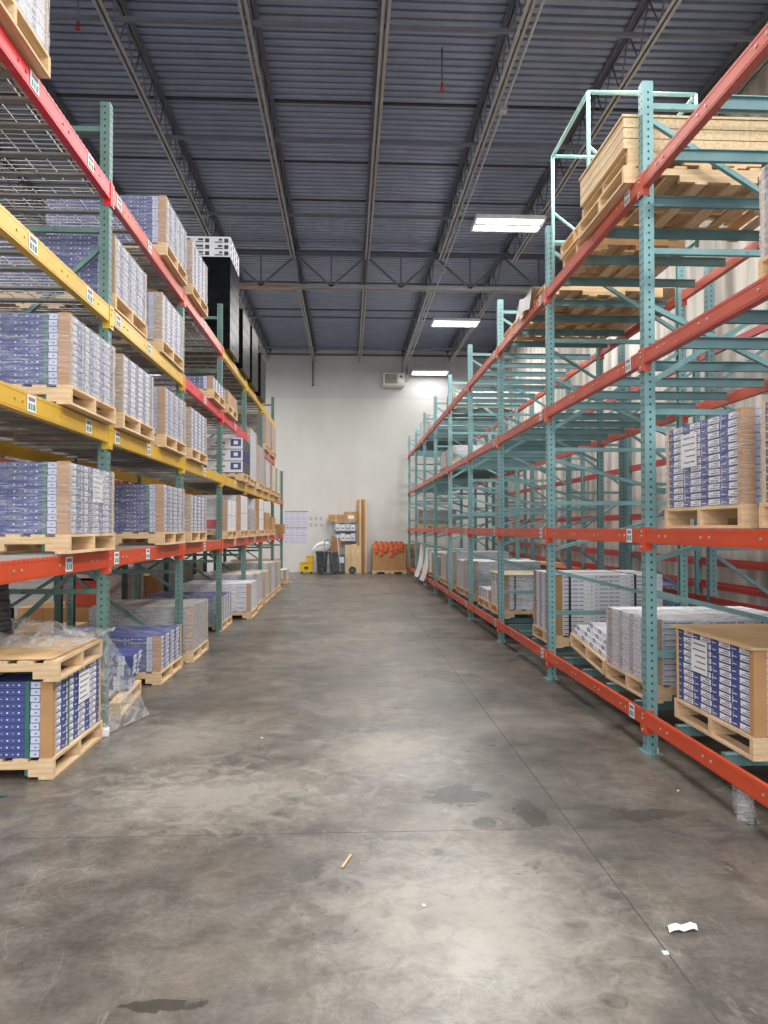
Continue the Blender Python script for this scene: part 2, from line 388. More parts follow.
for y in (-6.4, .25, 6.8, 13.5, 20.15, 25.0): area('side_extra_lamp', (-6.2, y, 6.9), 1.14, .5, E*1.1)  # extra lamps without fixtures, added to light the hall from the left
for y in (-3.0, 3.4, 10.4, 20.6): area('aisle_fill_lamp', (.8, y, 6.95), 1.6, 5, E*.75)  # broad soft lamps with no fixture, added to fill the aisle
area('rear_fill_light', (.0, Y0+.3, 3.6), 9, 5.5, 420, (R(90), 0, 0), (.95, .97, 1))  # unseen fill light added behind the camera, no real opening
w = bpy.data.worlds.new('world'); bpy.context.scene.world = w; w.use_nodes = True
w.node_tree.nodes['Background'].inputs[0].default_value = (.62, .68, .8, 1); w.node_tree.nodes['Background'].inputs[1].default_value = .9

# ------------------------------------------------------------------ racks
def post_mesh(s, H, m, key):
    # C-section column; local x inward from aisle face, y centred; s mirrors
    def f():
        b = MB(); t = .004; D = .072; Wd = .04
        pr = [(0, -Wd), (D, -Wd), (D, -Wd+.018), (D-t, -Wd+.018), (D-t, -Wd+t), (t, -Wd+t), (t, Wd-t), (D-t, Wd-t), (D-t, Wd-.018), (D, Wd-.018), (D, Wd), (0, Wd)]
        pr = [(s*x, y) for x, y in pr]
        if s < 0: pr.reverse()
        b.prism(pr, 0, H, m)
        z = .06
        while z < H-.03:
            for yy in (-.018, .018): b.disc((-s*.0012, yy, z), 'x', .0075, HOLE)
            b.disc((s*D*.5, -Wd-.0012, z), 'y', .0078, HOLE)
            z += .0508
        return b.mesh('post')
    return cached(('post', s, H, key), f)
def foot_mesh(m, key):
    def f():
        b = MB(); b.box(-.06, .06, -.075, .075, 0, .008, m)
        for yy in (-.058, .058): b.cyl((.03, yy, .008), (.03, yy, .045), .008, BOLT, 6); b.cyl((.03, yy, .008), (.03, yy, .016), .015, BOLT, 6)
        return b.mesh('foot_plate')
    return cached(('foot', key), f)
def frame(s, X, Y, H, depth, m, key, label, horiz, diag, grp, small=False):
    t = thing('upright_frame', label, 'upright frame', (X, Y, 0), group=grp)
    for q_, x in ((s, 0), (-s, s*depth)):
        pp = put('post', post_mesh(q_, H, m, key), t, (x, 0, 0)); put('foot_plate', foot_mesh(m, key), pp, (q_*.035, 0, 0))
    def hb():
        b = MB(); b.box(s*.06, s*(depth-.06), -.018, .018, -.02, .02, m); return b.mesh('brace')
    for z in horiz: put('brace', cached(('hb', s, depth, key), hb), t, (0, 0, z))
    for (za, zb) in diag:
        def db():
            b = MB(); b.bar((s*.05, 0, 0), (s*(depth-.05), 0, zb-za), .034, .034, m); return b.mesh('brace')
        put('brace', cached(('db', s, depth, key, round(zb-za, 3)), db), t, (0, .004, za))
    return t
def beam_mesh(s, L, h, m, mk, rear=False):
    # local: y 0..L, outer face at x=0, top at z=0; step on inner side
    def f():
        b = MB(); o = -s if rear else s
        b.box(0, o*.026, 0, L, -h, 0, m); b.box(o*.026, o*.05, 0, L, -h, -.035, m)
        b.box(-o*.002, 0, 0, L, -.018, -.012, m); b.box(-o*.002, 0, 0, L, -h+.012, -h+.018, m)
        for yy in [L*.12, L*.12+.1, L*.36, L*.36+.1, L*.62, L*.62+.1, L*.86, L*.86+.1]:
            b.cyl((-o*.001, yy, -h*.5), (-o*.006, yy, -h*.5), .009, BOLT if mk in ('or', 'orl') else m, 6)
        return b.mesh('load_beam')
    return cached(('beam', s, round(L, 3), h, mk, rear), f)
def conn_mesh(s, h, m, mk, rear=False):
    def f():
        b = MB(); o = -s if rear else s
        b.box(-o*.006, 0, -.038, .038, -h-.05, .01, m)
        b.box(-o*.006, o*.05, .036, .043, -h-.05, .01, m)
        for z in (-h-.025, -h*.5, -.02): b.cyl((-o*.006, 0, z), (-o*.012, 0, z), .009, BOLT, 6)
        return b.mesh('connector')
    return cached(('conn', s, h, mk, rear), f)
def sticker_mesh(s):
    def f():
        b = MB(); b.box(0, -s*.0015, 0, .085, 0, .095, PAPER)
        b.box(-s*.0015, -s*.002, .012, .073, .062, .084, INK)
        y = .012
        g = mat('sticker_green', '#3E8E80', .6)
        for wd in (.016, .012, .02): b.box(-s*.0015, -s*.002, y, y+wd, .012, .048, g); y += wd+.008
        return b.mesh('location_label')
    return cached(('stick', s), f)
def beam(s, X, ya, yb, ztop, h, m, mk, label, rear=False, conn=True, stickers=(), grp=None):
    t = thing('load_beam', label, 'rack beam', (X, ya+.042, ztop), group=grp)
    L = yb-ya-.084
    bs_ = put('beam_section', beam_mesh(s, L, h, m, mk, rear), t)
    if conn:
        put('connector', conn_mesh(s, h, m, mk, rear), t, (0, -.04, 0))
        c = put('connector', conn_mesh(s, h, m, mk, rear), t, (0, L+.04, 0)); c.scale = (1, -1, 1)
    for f in stickers:
        q_ = put('location_label', sticker_mesh(s), bs_, (-s*.002, L*f, -h/2-.047)); q_.scale = (1, 1.45 if s < 0 else 1.15, 1)
    return t

Lf = [3.3+2.65*i for i in range(8)]
Rf = [2.615+2.515*i for i in range(10)]
XLF, XRF = -1.815, 2.01
LD, RD = 1.24, 1.42
# --- left front row
LN = ['floor', 'first', 'second', 'third', 'top']
for i, y in enumerate(Lf):
    H = 4.77 if i < 7 else 3.12
    hz = [z for z in (.12, 1.03, 2.55, 3.79, 4.57) if z < H]
    dg = [(a, b_) for a, b_ in (((.2, .98) if i != 1 else (1.37, .3)), (1.1, 1.95), (3.68, 2.62)) if max(a, b_) < H]
    frame(-1, XLF, y, H, LD, GREEN, 'gr', 'green perforated upright frame of left aisle rack, %s from the camera' % ORD[i], hz, dg, 'left rack upright frames')
LZ = [0, 1.335, 2.28, 3.2, 4.14]
LM = {1: [(ORANGE, 'or', 'orange')]*7,
      2: [(YELLOW, 'ye', 'yellow')]*6+[(ORANGE_L, 'orl', 'faded orange')],
      3: [(YELLOW, 'ye', 'yellow')]*2+[(RED, 're', 'red')]*2+[(ORANGE_L, 'orl', 'faded orange')]*2,
      4: [(RED, 're', 'red')]+[(ORANGE_L, 'orl', 'faded orange')]*2+[(YELLOW, 'ye', 'yellow')]*3}
for lv in (1, 2, 3, 4):
    for b_, (m, mk, cn) in enumerate(LM[lv]):
        if lv == 3 and b_ == 4: continue
        st = {0: (.42, .8) if lv != 1 else (.66,), 1: (.03, .4)}.get(b_, (.45,))
        beam(-1, XLF+.008, Lf[b_], Lf[b_+1], LZ[lv], .122, m, mk, '%s beam, %s level of left rack, aisle side, %s bay' % (cn, LN[lv], ORD[b_]), stickers=st, grp='left rack beams')
        m2, k2, c2 = (m, mk, cn) if lv != 1 else (ORANGE, 'or', 'orange')
        if lv == 2 and b_ == 0: m2, k2, c2 = YELLOW, 'ye', 'yellow'
        beam(-1, XLF-LD-.008, Lf[b_], Lf[b_+1], LZ[lv], .122, m2, k2, '%s beam, %s level of left rack, rear side, %s bay' % (c2, LN[lv], ORD[b_]), rear=True, conn=(b_ < 2), grp='left rack beams')
# wire decks
def deck_mesh():
    wm = MB(); ch = MB(); L = 1.255; x0, x1 = -.03, -(LD-.03)
    y = .0
    while y <= L+.001: wm.box(x0+.02, x1, y-.0025, y+.0025, -.004, .001, WIRE); y += L/20
    for i in range(9):
        x = x0+(x1-x0)*i/8; wm.box(x-.0025, x+.0025, 0, L, -.009, -.004, WIRE)
    y = 0
    while y <= L+.001: wm.box(x0+.035, x0+.039, y-.002, y+.002, -.022, .001, WIRE); y += L/20
    for yy in (.12, .42, .82, 1.12): ch.box(x0-.03, x1+.03, yy-.03, yy+.03, -.026, -.0095, CHAN)
    return wm.mesh('wire_mesh'), ch.mesh('channel')
dw, dc = deck_mesh()
for lv in (1, 2, 3, 4):
    for b_ in range(len(LM[lv])):
        if lv == 3 and b_ == 4: continue
        for j in (0, 1):
            t = thing('wire_deck', 'galvanised wire deck panel, %s level of left rack, %s half of %s bay' % (LN[lv], ('near', 'far')[j], ORD[b_]), 'wire deck', (XLF, Lf[b_]+.06+j*1.275, LZ[lv]+.004), group='wire deck panels')
            put('wire_mesh', dw, t); put('channel', dc, t)
# --- right front row
RZ = [.275, 1.505, 2.72, 3.92]; RN = ['bottom', 'second', 'third', 'top']
for i, y in enumerate(Rf):
    frame(1, XRF, y, 4.56, RD, TEAL, 'te', 'teal perforated upright frame of right aisle rack, %s from the camera' % ORD[i],
          [.66, 1.76, 2.3, 3.4, 4.40], [(1.08, .76), (1.29, 1.66), (2.2, 1.84), (2.5, 3.3), (3.03, 2.4), (4.32, 3.5)], 'right rack upright frames')
for lv in range(4):
    for b_ in range(9):
        m, mk, cn = (ORANGE, 'or', 'bright orange') if lv < 2 else (ORANGE_L, 'orl', 'faded orange')
        st = {0: (.86,) if lv == 0 else (), 1: (.03,) if lv == 0 else (.06,)}.get(b_, (.05,))
        if lv == 0: st = (.04,) if b_ else ()
        if lv == 0 and b_ == 1: st = (.05,)
        beam(1, XRF-.008, Rf[b_], Rf[b_+1], RZ[lv], .098, m, mk, '%s beam, %s level of right rack, aisle side, %s bay' % (cn, RN[lv], ORD[b_]), stickers=st, grp='right rack beams')
        if b_ < 8: beam(1, XRF+RD+.008, Rf[b_], Rf[b_+1], RZ[lv], .098, ORANGE_L, 'orl', 'faded orange beam, %s level of right rack, rear side, %s bay' % (RN[lv], ORD[b_]), rear=True, conn=b_ < 3, grp='right rack beams')
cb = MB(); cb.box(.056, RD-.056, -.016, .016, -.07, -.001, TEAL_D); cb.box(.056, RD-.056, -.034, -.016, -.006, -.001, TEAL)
cbm = cb.mesh('crossbar')
for lv in range(4):
    for b_ in range(9):
        offs = (.33, .93, 1.55, 2.15)
        for j, o_ in enumerate(offs):
            tag(put('crossbar', cbm, None, (XRF, Rf[b_]+o_, RZ[lv])), 'teal crossbar, %s level of right rack, %s bay, %s from the camera' % (RN[lv], ORD[b_], ORD[j]), 'crossbar', 'teal crossbars')
# --- right back row
XB, BD = 3.66, 1.1
for i in range(1, 9):
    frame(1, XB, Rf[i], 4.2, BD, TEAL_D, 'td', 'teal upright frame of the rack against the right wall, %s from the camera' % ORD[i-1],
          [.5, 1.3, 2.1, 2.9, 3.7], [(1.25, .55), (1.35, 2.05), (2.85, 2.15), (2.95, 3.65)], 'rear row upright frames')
BZ = [.82, 1.12, 1.74, 2.55, 3.85]
for lv, z in enumerate(BZ):
    for b_ in range(1, 8):
        beam(1, XB+BD+.008, Rf[b_], Rf[b_+1], z, .10, DRED, 'dr', 'dark red beam, %s level against right wall, rear side, %s bay' % (ORD[lv], ORD[b_-1]), rear=True, conn=False, grp='rear row beams')
        if lv == 0: beam(1, XB-.008, Rf[b_], Rf[b_+1], z, .10, DRED if lv != 4 else ORANGE_L, 'dr' if lv != 4 else 'orl', 'dark red beam, %s level against right wall, front side, %s bay' % (ORD[lv], ORD[b_-1]), conn=False, grp='rear row beams')
# --- left back row
XLB = -3.3
for i in range(1, 7):
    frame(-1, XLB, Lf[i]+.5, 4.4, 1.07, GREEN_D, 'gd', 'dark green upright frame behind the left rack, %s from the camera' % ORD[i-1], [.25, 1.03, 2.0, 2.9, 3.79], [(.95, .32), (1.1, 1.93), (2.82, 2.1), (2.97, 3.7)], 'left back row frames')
for lv in (1, 2, 3):
    for b_ in range(1, 6):
        m, mk, cn = [(ORANGE, 'or', 'orange'), (ORANGE_L, 'orl', 'faded orange'), (YELLOW, 'ye', 'yellow')][lv-1]
        beam(-1, XLB+.008, Lf[b_]+.5, Lf[b_+1]+.5, LZ[lv]-.1, .12, m, mk, '%s beam, %s level of the back row behind left rack, %s bay' % (cn, LN[lv], ORD[b_-1]), conn=False, grp='left back row beams')
        beam(-1, XLB-1.08, Lf[b_]+.5, Lf[b_+1]+.5, LZ[lv]-.1, .12, m, mk, '%s beam, %s level of left back row, rear side, %s bay' % (cn, LN[lv], ORD[b_-1]), rear=True, conn=False, grp='left back row beams')

# ------------------------------------------------------------------ pallets and loads
PH = .125
def pallet_mesh(s, ly, lx):
    def f():
        b = MB()
        for i, y in enumerate((0, ly/2-.019, ly-.038)):
            # notched stringer along x
            segs = [(0, .15, .0), (.15, .40, .045), (.40, lx-.40, .0), (lx-.40, lx-.15, .045), (lx-.15, lx, .0)]
            for a, c, up in segs: b.box(s*a, s*c, y, y+.038, .016+up, .106, WOODX)
        n = 8; bw = .088
        for i in range(n):
            x = (lx-bw)*i/(n-1); r = random.uniform(-.004, .004)
            b.box(s*x, s*(x+bw), r, ly+r, .106, PH-.002+random.uniform(-.001, .001), WOODY)
        for i in (0, 2, 3, 5):
            x = (lx-bw)*i/5; b.box(s*x, s*(x+bw), 0, ly, 0, .016, WOODY)
        return b.mesh('pallet')
    return cached(('pal', s, ly, lx), f)
CH = .0415
def carton_mesh(s, kind, cw, cd, edge):
    def f():
        b = MB(); g = .0012
        base = {'navy': NAVY, 'white': WHITE, 'mix': NAVY}[kind]
        b.box(s*g, s*(cd-g), g, cw-g, g*.6, CH-g*.6, base)
        if kind in ('navy', 'mix'):
            ys = .02
            b.box(s*g, s*(-.0006), ys, ys+cw*.55, .006, CH-.005, PAPER)
            for k_ in range(2): b.box(s*-.0006, s*-.0012, ys+.012, ys+cw*.5*(.9-.3*k_), .012+k_*.013, .018+k_*.013, INK)
            b.box(s*g, s*(-.0006), ys+cw*.72, ys+cw*.9, .014, .02, LAV)
            # near face
            if kind == 'mix':
                b.box(s*g, s*(cd-g), g, -.0006, .003, CH-.003, LAV); b.box(s*g, s*(cd-g), g, -.001, .0, .003, SEAM)
            else:
                b.box(s*g, s*(cd-g), g, -.0006, 0, .0025, NAVYD)
                xs = .19 if edge else .05
                j = 0
                while xs < cd-.04:
                    w_ = (.007, .006)[j % 2]; hh = (.008, .003)[j % 2]
                    b.box(s*xs, s*(xs+w_*1.4), g, -.0008, CH/2-hh/2, CH/2+hh/2, PAPER); xs += .034; j += 1
                if edge: b.box(s*.07, s*.125, g, -.0009, .003, CH-.002, LAV); b.box(s*.088, s*.1, g, -.0012, .016, .024, NAVY)
        else:
            b.box(s*g, s*-.0006, g, cw-g, 0, .002, SEAM); b.box(s*g, s*(cd-g), g, -.0006, 0, .002, SEAM)
            b.box(s*g, s*-.0008, cw*.62, cw*.9, .008, CH-.004, NAVY); b.box(s*g, s*-.0012, cw*.7, cw*.8, .014, CH-.012, PAPER)
            for a, c in ((.04, .06), (.08, .17), (.18, .23), (.24, .29)):
                if c < cd: b.box(s*a, s*c, g, -.0008, .014, .024, INK)
            b.box(s*.2, s*.3, .05, .1, CH-g, CH, LAV)
        return b.mesh('carton')
    return cached(('car', s, kind, round(cw, 3), round(cd, 3), edge), f)
def block_mesh(s, kind, ly, lx, rows):
    # merged look for distant wrapped loads
    def f():
        b = MB(); H = rows*CH
        base = {'navy': NAVY, 'mix': NAVY, 'white': WHITE, 'grey': GREYW, 'brown': CARD, 'pink': PINKW, 'orange': ORW, 'black': BLACKW, 'cream': CREAM, 'red': WHITE, 'big': WHITE, 'plain': CARD_L, 'drape': FABRIC}[kind]
        b.box(0, s*lx, 0, ly, 0, H, base)
        if kind in ('navy', 'mix'):
            for r in range(rows):
                for c in range(4):
                    y = c*ly/4+.02; b.box(0, s*-.001, y, y+ly*.14, r*CH+.006, (r+1)*CH-.005, PAPER)
                if kind == 'mix': b.box(0, s*lx, 0, -.001, r*CH+.003, (r+1)*CH-.002, LAV)
                else:
                    x = .16
                    while x < lx-.05: b.box(s*x, s*(x+.014), 0, -.001, r*CH+.015, r*CH+.025, PAPER); x += .068
            if kind == 'navy': b.box(s*.07, s*.12, 0, -.0015, 0, H, LAV)
        elif kind in ('white', 'cream'):
            for r in range(1, rows, 2): b.box(0, s*lx, 0, -.001, r*CH-.0015, r*CH+.0015, SEAM); b.box(0, s*-.001, 0, ly, r*CH-.0015, r*CH+.0015, SEAM)
            if kind == 'white':
                for r in range(rows):
                    for c in range(4): b.box(0, s*-.001, c*ly/4+.03, c*ly/4+.03+(.09 if r > rows-4 else .05), r*CH+.008, r*CH+.03, NAVY if r > rows-4 else SEAM)
                    for c in range(3): b.box(s*(c*.38+.08), s*(c*.38+.24), 0, -.001, r*CH+.015, r*CH+.024, SEAM if r % 2 else LAV)
        elif kind in ('brown', 'plain', 'red', 'orange', 'pink', 'grey'):
            n = max(1, round(H/.24))
            for r in range(1, n): b.box(0, s*lx, 0, -.0015, H*r/n-.003, H*r/n+.003, CARD_D if kind != 'grey' else SEAM); b.box(0, s*-.0015, 0, ly, H*r/n-.003, H*r/n+.003, CARD_D)
            for c in (1, 2): b.box(s*lx*c/3-.003, s*lx*c/3+.003, 0, -.0015, 0, H, CARD_D if kind != 'grey' else SEAM)
            b.box(0, s*-.0015, ly/2-.003, ly/2+.003, 0, H, CARD_D)
            if kind == 'red':
                for c in range(3):
                    b.box(s*(lx*c/3+.04), s*(lx*c/3+(.30, .22, .1)[c]), 0, -.002, (.03, H*.5, .1)[c], (.16, H*.85, .2)[c], REDC)
        elif kind == 'big':
            n = 3
            for r in range(n):
                z0, z1 = H*r/n, H*(r+1)/n; q = (z1-z0)
                b.box(0, s*lx, 0, -.001, z0, z0+.012, NAVYD); b.box(0, s*-.001, 0, ly, z0, z1, NAVYD if r % 2 else DARK)
                for c in (0, 1):
                    x = c*.56+.03; b.box(s*x, s*(x+.17), 0, -.002, z0+q*.3, z0+q*.9, NAVY); b.box(s*(x+.05), s*(x+.12), 0, -.003, z0+q*.45, z0+q*.75, PAPER)
                    b.box(s*(x+.26), s*(x+.42), 0, -.002, z0+q*.5, z0+q*.62, DARK); b.box(s*(x+.28), s*(x+.5), 0, -.002, z0+q*.2, z0+q*.28, SEAM)
        elif kind == 'black':
            n = int(H/.22)
            for r in range(1, n): b.box(0, s*lx, 0, -.004, H*r/n-.01, H*r/n+.006, BLACKW)
        return b.mesh('goods_block')
    return cached(('blk', s, kind, ly, lx, rows), f)
def wrap_mesh(s, ly, lx, H, m, seed=0, ms=None):
    ms = ms or m
    def f():
        b = MB(); o = .014
        def dn(p, nrm):
            v = noise.noise(Vector(p)*9+Vector((seed, 0, 0)))*.008+noise.noise(Vector((p[0]*3, p[1]*3, p[2]*26)))*.006
            return Vector(p)+Vector(nrm)*v
        nu = 14
        def rc(x, y):  # pull the vertical corners in
            return x, y
        b.grid(lambda u, v: dn((-s*o, -o+u*(ly+2*o), v*(H+o)-.02), (-s, 0, 0)), nu, nu, ms)
        b.grid(lambda u, v: dn((s*(lx+o), -o+u*(ly+2*o), v*(H+o)-.02), (s, 0, 0)), 4, 6, m)
        b.grid(lambda u, v: dn((s*(-o+u*(lx+2*o)), -o, v*(H+o)-.02), (0, -1, 0)), nu, nu, m)
        b.grid(lambda u, v: dn((s*(-o+u*(lx+2*o)), ly+o, v*(H+o)-.02), (0, 1, 0)), 6, 6, m)
        b.grid(lambda u, v: dn((s*(-o+u*(lx+2*o)), -o+v*(ly+2*o), H+o-.02+.006), (0, 0, 1)), 10, 10, m)
        return b.mesh('stretch_wrap')
    return cached(('wrap', s, ly, lx, H, m.name, ms.name, seed), f)
def load(s, X, Y, Z, label, kind='navy', rows=11, ly=.96, lx=1.16, detail=False, wrap=1, corner=True, strap=None, sheet=False, cap=None, pal=True, rot=0, cat='pallet load', group='pallet loads'):
    t = thing('pallet_load', label, cat, (X, Y, Z), (0, 0, rot), group=group)
    if pal: put('pallet', pallet_mesh(s, ly, lx), t)
    z0 = PH if pal else 0; H = rows*CH; o = .02
    l2, w2 = lx-2*o, ly-2*o
    if detail:
        cw, cd = w2/4, l2/3
        e = carton_mesh(s, kind, cw, cd, True); n_ = carton_mesh(s, kind, cw, cd, False)
        for r in range(rows):
            for c in range(4):
                j = random.uniform(-.003, .003)
                put('carton', e, t, (s*(o+j), o+c*cw, z0+r*CH))
            for k_ in (1, 2): put('carton', n_, t, (s*(o+k_*cd), o+random.uniform(-.002, .002), z0+r*CH))
        for c in (1, 2, 3):
            for k_ in (1, 2): put('carton', n_, t, (s*(o+k_*cd), o+c*cw, z0+(rows-1)*CH))
    else:
        put('goods_block', block_mesh(s, kind, round(w2, 3), round(l2, 3), rows), t, (s*o, o, z0))
    if corner:
        def cm():
            b = MB(); m = CARD
            b.box(0, s*.068, 0, -.005, 0, H+.005, m); b.box(0, s*-.005, -.005, .04, 0, H+.005, m)
            return b.mesh('corner_board')
        def cm2():
            b = MB(); b.box(0, s*.04, 0, .005, 0, H+.005, CARD_L); b.box(0, s*-.005, .005, -.022, 0, H+.005, CARD_L); return b.mesh('corner_board')
        put('corner_board', cached(('cb1', s, rows), cm), t, (s*(o-.003), o-.003, z0)); put('corner_board', cached(('cb2', s, rows), cm2), t, (s*(o-.003), ly-o+.003, z0))
    if strap is not None:
        def sm():
            b = MB(); q = .004; w_ = .024
            for yy in (ly*.3,):
                b.box(s*(o-q-.004), s*(o-q), yy, yy+.014, -.0, H+q+PH*0+.0, strap); b.box(s*(o-q), s*(lx-o), yy, yy+.014, H+.001, H+q, strap)
            for xx in (.15, lx*.72):
                b.box(s*xx, s*(xx+w_), o-q-.004, o-q, -PH+.02, H+q, strap); b.box(s*xx, s*(xx+w_), o-q, ly-o, H+.001, H+q, strap)
            return b.mesh('strap')
        put('strap', cached(('strap', s, ly, lx, rows, strap.name), sm), t, (0, 0, z0))
    if sheet:
        def sh():
            b = MB(); b.box(0, s*-.001, 0, .21, 0, .20, PAPER)
            for k_ in range(5): b.box(s*-.001, s*-.0015, .02, .02+(.16, .17, .14, .12, .15)[k_], .17-k_*.036, .178-k_*.036, mat('faint_ink', '#6E7080', .7))
            return b.mesh('paper_label')
        put('paper_label', cached(('sheet', s), sh), t, (s*(o-.008), ly*.5 if s < 0 else ly*.55, z0+H*.48))
    top = z0+H
    if cap is not None:
        def cp():
            b = MB(); b.box(s*-.015, s*(lx+.01), -.015, ly+.015, 0, .012, cap); return b.mesh('top_sheet')
        put('top_sheet', cached(('cap', s, ly, lx, cap.name), cp), t, (0, 0, top+.004)); top += .016
    if wrap:
        m = FILM2 if wrap == 2 else FILM
        put('stretch_wrap', wrap_mesh(s, round(w2, 3), round(l2, 3), round(top-z0, 3), m, 0, FILM2 if wrap == 3 else m), t, (s*o, o, z0))
    return t
def Lload(b_, pos, lv, look, **k):
    Y = Lf[b_]+((.13, 1.53)[pos] if 'Y' not in k else 0) if 'Y' not in k else k.pop('Y')
    X = k.pop('X', -1.745)
    return load(-1, X, Y, LZ[lv]+(.012 if lv else .003), '%s, %s level of left rack, %s bay, %s position' % (look, LN[lv], ORD[b_], ('near', 'far')[pos]), **k)
def Rload(b_, pos, lv, look, **k):
    Y = k.pop('Y', Rf[b_]+(.2, 1.3)[pos]); X = k.pop('X', 2.12)
    return load(1, X, Y, RZ[lv]+.004, '%s, %s level of right rack, %s bay, %s position' % (look, RN[lv], ORD[b_], ('near', 'far')[pos]), **k)
WN = 'shrink-wrapped navy cartons on pallet'; WW = 'shrink-wrapped white cartons on pallet'
# left rack
Lload(0, 1, 1, WN, Y=4.93, rows=11, detail=True, strap=STRAP, sheet=True, wrap=3)
Lload(1, 1, 1, WN, Y=7.44, rows=11, detail=True, strap=STRAP, wrap=3)
Lload(2, 0, 1, WN, rows=10, wrap=2)
Lload(0, 1, 2, WN, Y=4.93, rows=11, detail=True, strap=STRAP, wrap=3)
Lload(1, 0, 2, WN, rows=11, wrap=2); Lload(1, 1, 2, WN, rows=11, detail=True, wrap=3); Lload(2, 0, 2, WN, rows=11, wrap=2)
Lload(1, 0, 3, WN, Y=6.04, X=-1.80, rows=11, detail=True, wrap=3); Lload(1, 1, 3, WN, rows=11, X=-1.78, wrap=2)
Lload(0, 0, 4, WW, Y=3.6, kind='white', rows=13, wrap=2)
Lload(1, 1, 4, WN, rows=11, detail=True, wrap=3); Lload(2, 0, 4, WN, rows=12, wrap=2)
Lload(3, 1, 2, 'large white cartons with navy squares', kind='big', rows=14, wrap=0, corner=False, Y=12.75, X=-1.70)
Lload(4, 0, 2, 'tall wrapped white load', kind='white', rows=22, wrap=2); Lload(4, 1, 2, 'tall wrapped grey load', kind='grey', rows=18, wrap=2)
Lload(5, 0, 2, 'wrapped white goods on pallet', kind='white', rows=14, wrap=2); Lload(5, 1, 2, 'wrapped cream goods on pallet', kind='cream', rows=14, wrap=2)
Lload(6, 0, 2, 'wrapped cream goods on pallet', kind='cream', rows=14, wrap=2)
Lload(5, 0, 3, 'wrapped brown carton load', kind='brown', rows=15, wrap=2); Lload(5, 1, 3, 'wrapped brown carton load', kind='brown', rows=15, wrap=2)
Lload(2, 1, 3, 'low dark carton load', kind='navy', rows=4, wrap=1)
Lload(3, 0, 3, 'low brown carton load', kind='brown', rows=5, wrap=1)
# tall black wrapped loads on the top level
def black(b_, pos, rows, white=0):
    t = Lload(b_, pos, 4, 'tall black-wrapped pallet load', kind='black', rows=rows, wrap=0, corner=False, pal=False, X=-1.71, group='black-wrapped loads')
    if white:
        b = MB(); b.box(-.02, -1.14, .02, .94, 0, .30, WHITE)
        for c in range(4):
            for r in range(3):
                x = .05+c*.28
                b.box(-x, -(x+.06), .019, .017, .02+r*.095, .08+r*.095, DARK); b.box(-x-.08, -(x+.2), .019, .017, .02+r*.095, .035+r*.095, DARK)
                b.box(-x-.09, -(x+random.uniform(.12, .2)), .019, .017, .05+r*.095, .08+r*.095, DARK); b.box(-.019, -.017, .05+c*.22, .13+c*.22, .02+r*.095, .08+r*.095, INK)
        put('printed_carton_tier', b, t, (0, 0, rows*CH))
    def cr():
        b = MB()
        for r in range(int(rows*CH/.21)):
            z = .1+r*.21; b.box(-.016, -1.144, .012, .948, z, z+.012+random.random()*.02, BLACKW)
        return b.mesh('wrap_ridge')
    put('wrap_ridge', cr(), t)
black(3, 0, 33, 1); black(3, 1, 24); black(4, 0, 25); black(4, 1, 21)
Lload(3, 0, 1, 'white cartons with red panels on pallet', kind='red', rows=11, wrap=1); Lload(3, 1, 1, 'white cartons with red panels on pallet', kind='red', rows=14, wrap=1)
Lload(4, 0, 1, 'grey wrapped goods on pallet', kind='grey', rows=9, wrap=2); Lload(4, 1, 1, 'red and white cartons on pallet', kind='red', rows=15, wrap=0)
Lload(5, 0, 1, 'brown carton load', kind='brown', rows=9, wrap=0); Lload(5, 1, 1, 'brown carton load', kind='brown', rows=7, wrap=0)
b = MB(); b.box(0, 1.3, 0, .5, 0, .26, CARD); b.box(.0, 1.3, .245, .255, .26, .262, CARD_D); b.box(-.002, 0, 0, .5, .1, .16, CARD_D)
tag(put('cardboard_box', b, None, (-2.98, 20.4, LZ[1]+.012)), 'long brown cardboard box sticking out of the left rack near end wall', 'box')
# left floor
Lload(2, 0, 0, 'wrapped grey-brown load', kind='grey', rows=12, wrap=2, X=-1.72)
Lload(1, 1, 0, WN, Y=7.5, rows=8, detail=True, wrap=1, X=-1.78)
Lload(3, 0, 0, 'low wrapped navy-topped load', kind='navy', rows=9, wrap=2, X=-1.82)
Lload(3, 1, 0, WW, Y=12.86, kind='white', rows=11, wrap=1, X=-1.58)
for b_, p_ in ((4, 0), (4, 1), (5, 0), (5, 1)):
    Lload(b_, p_, 0, ['wrapped white goods on pallet', 'wrapped cream goods on pallet'][p_], kind=['white', 'cream'][p_], rows=[13, 15][b_ % 2]-p_, wrap=2, X=-1.62)
Lload(6, 0, 0, 'brown carton load', kind='brown', rows=14, wrap=1, X=-1.75); Lload(6, 1, 0, 'low white carton load', kind='white', rows=6, wrap=1, X=-1.62)
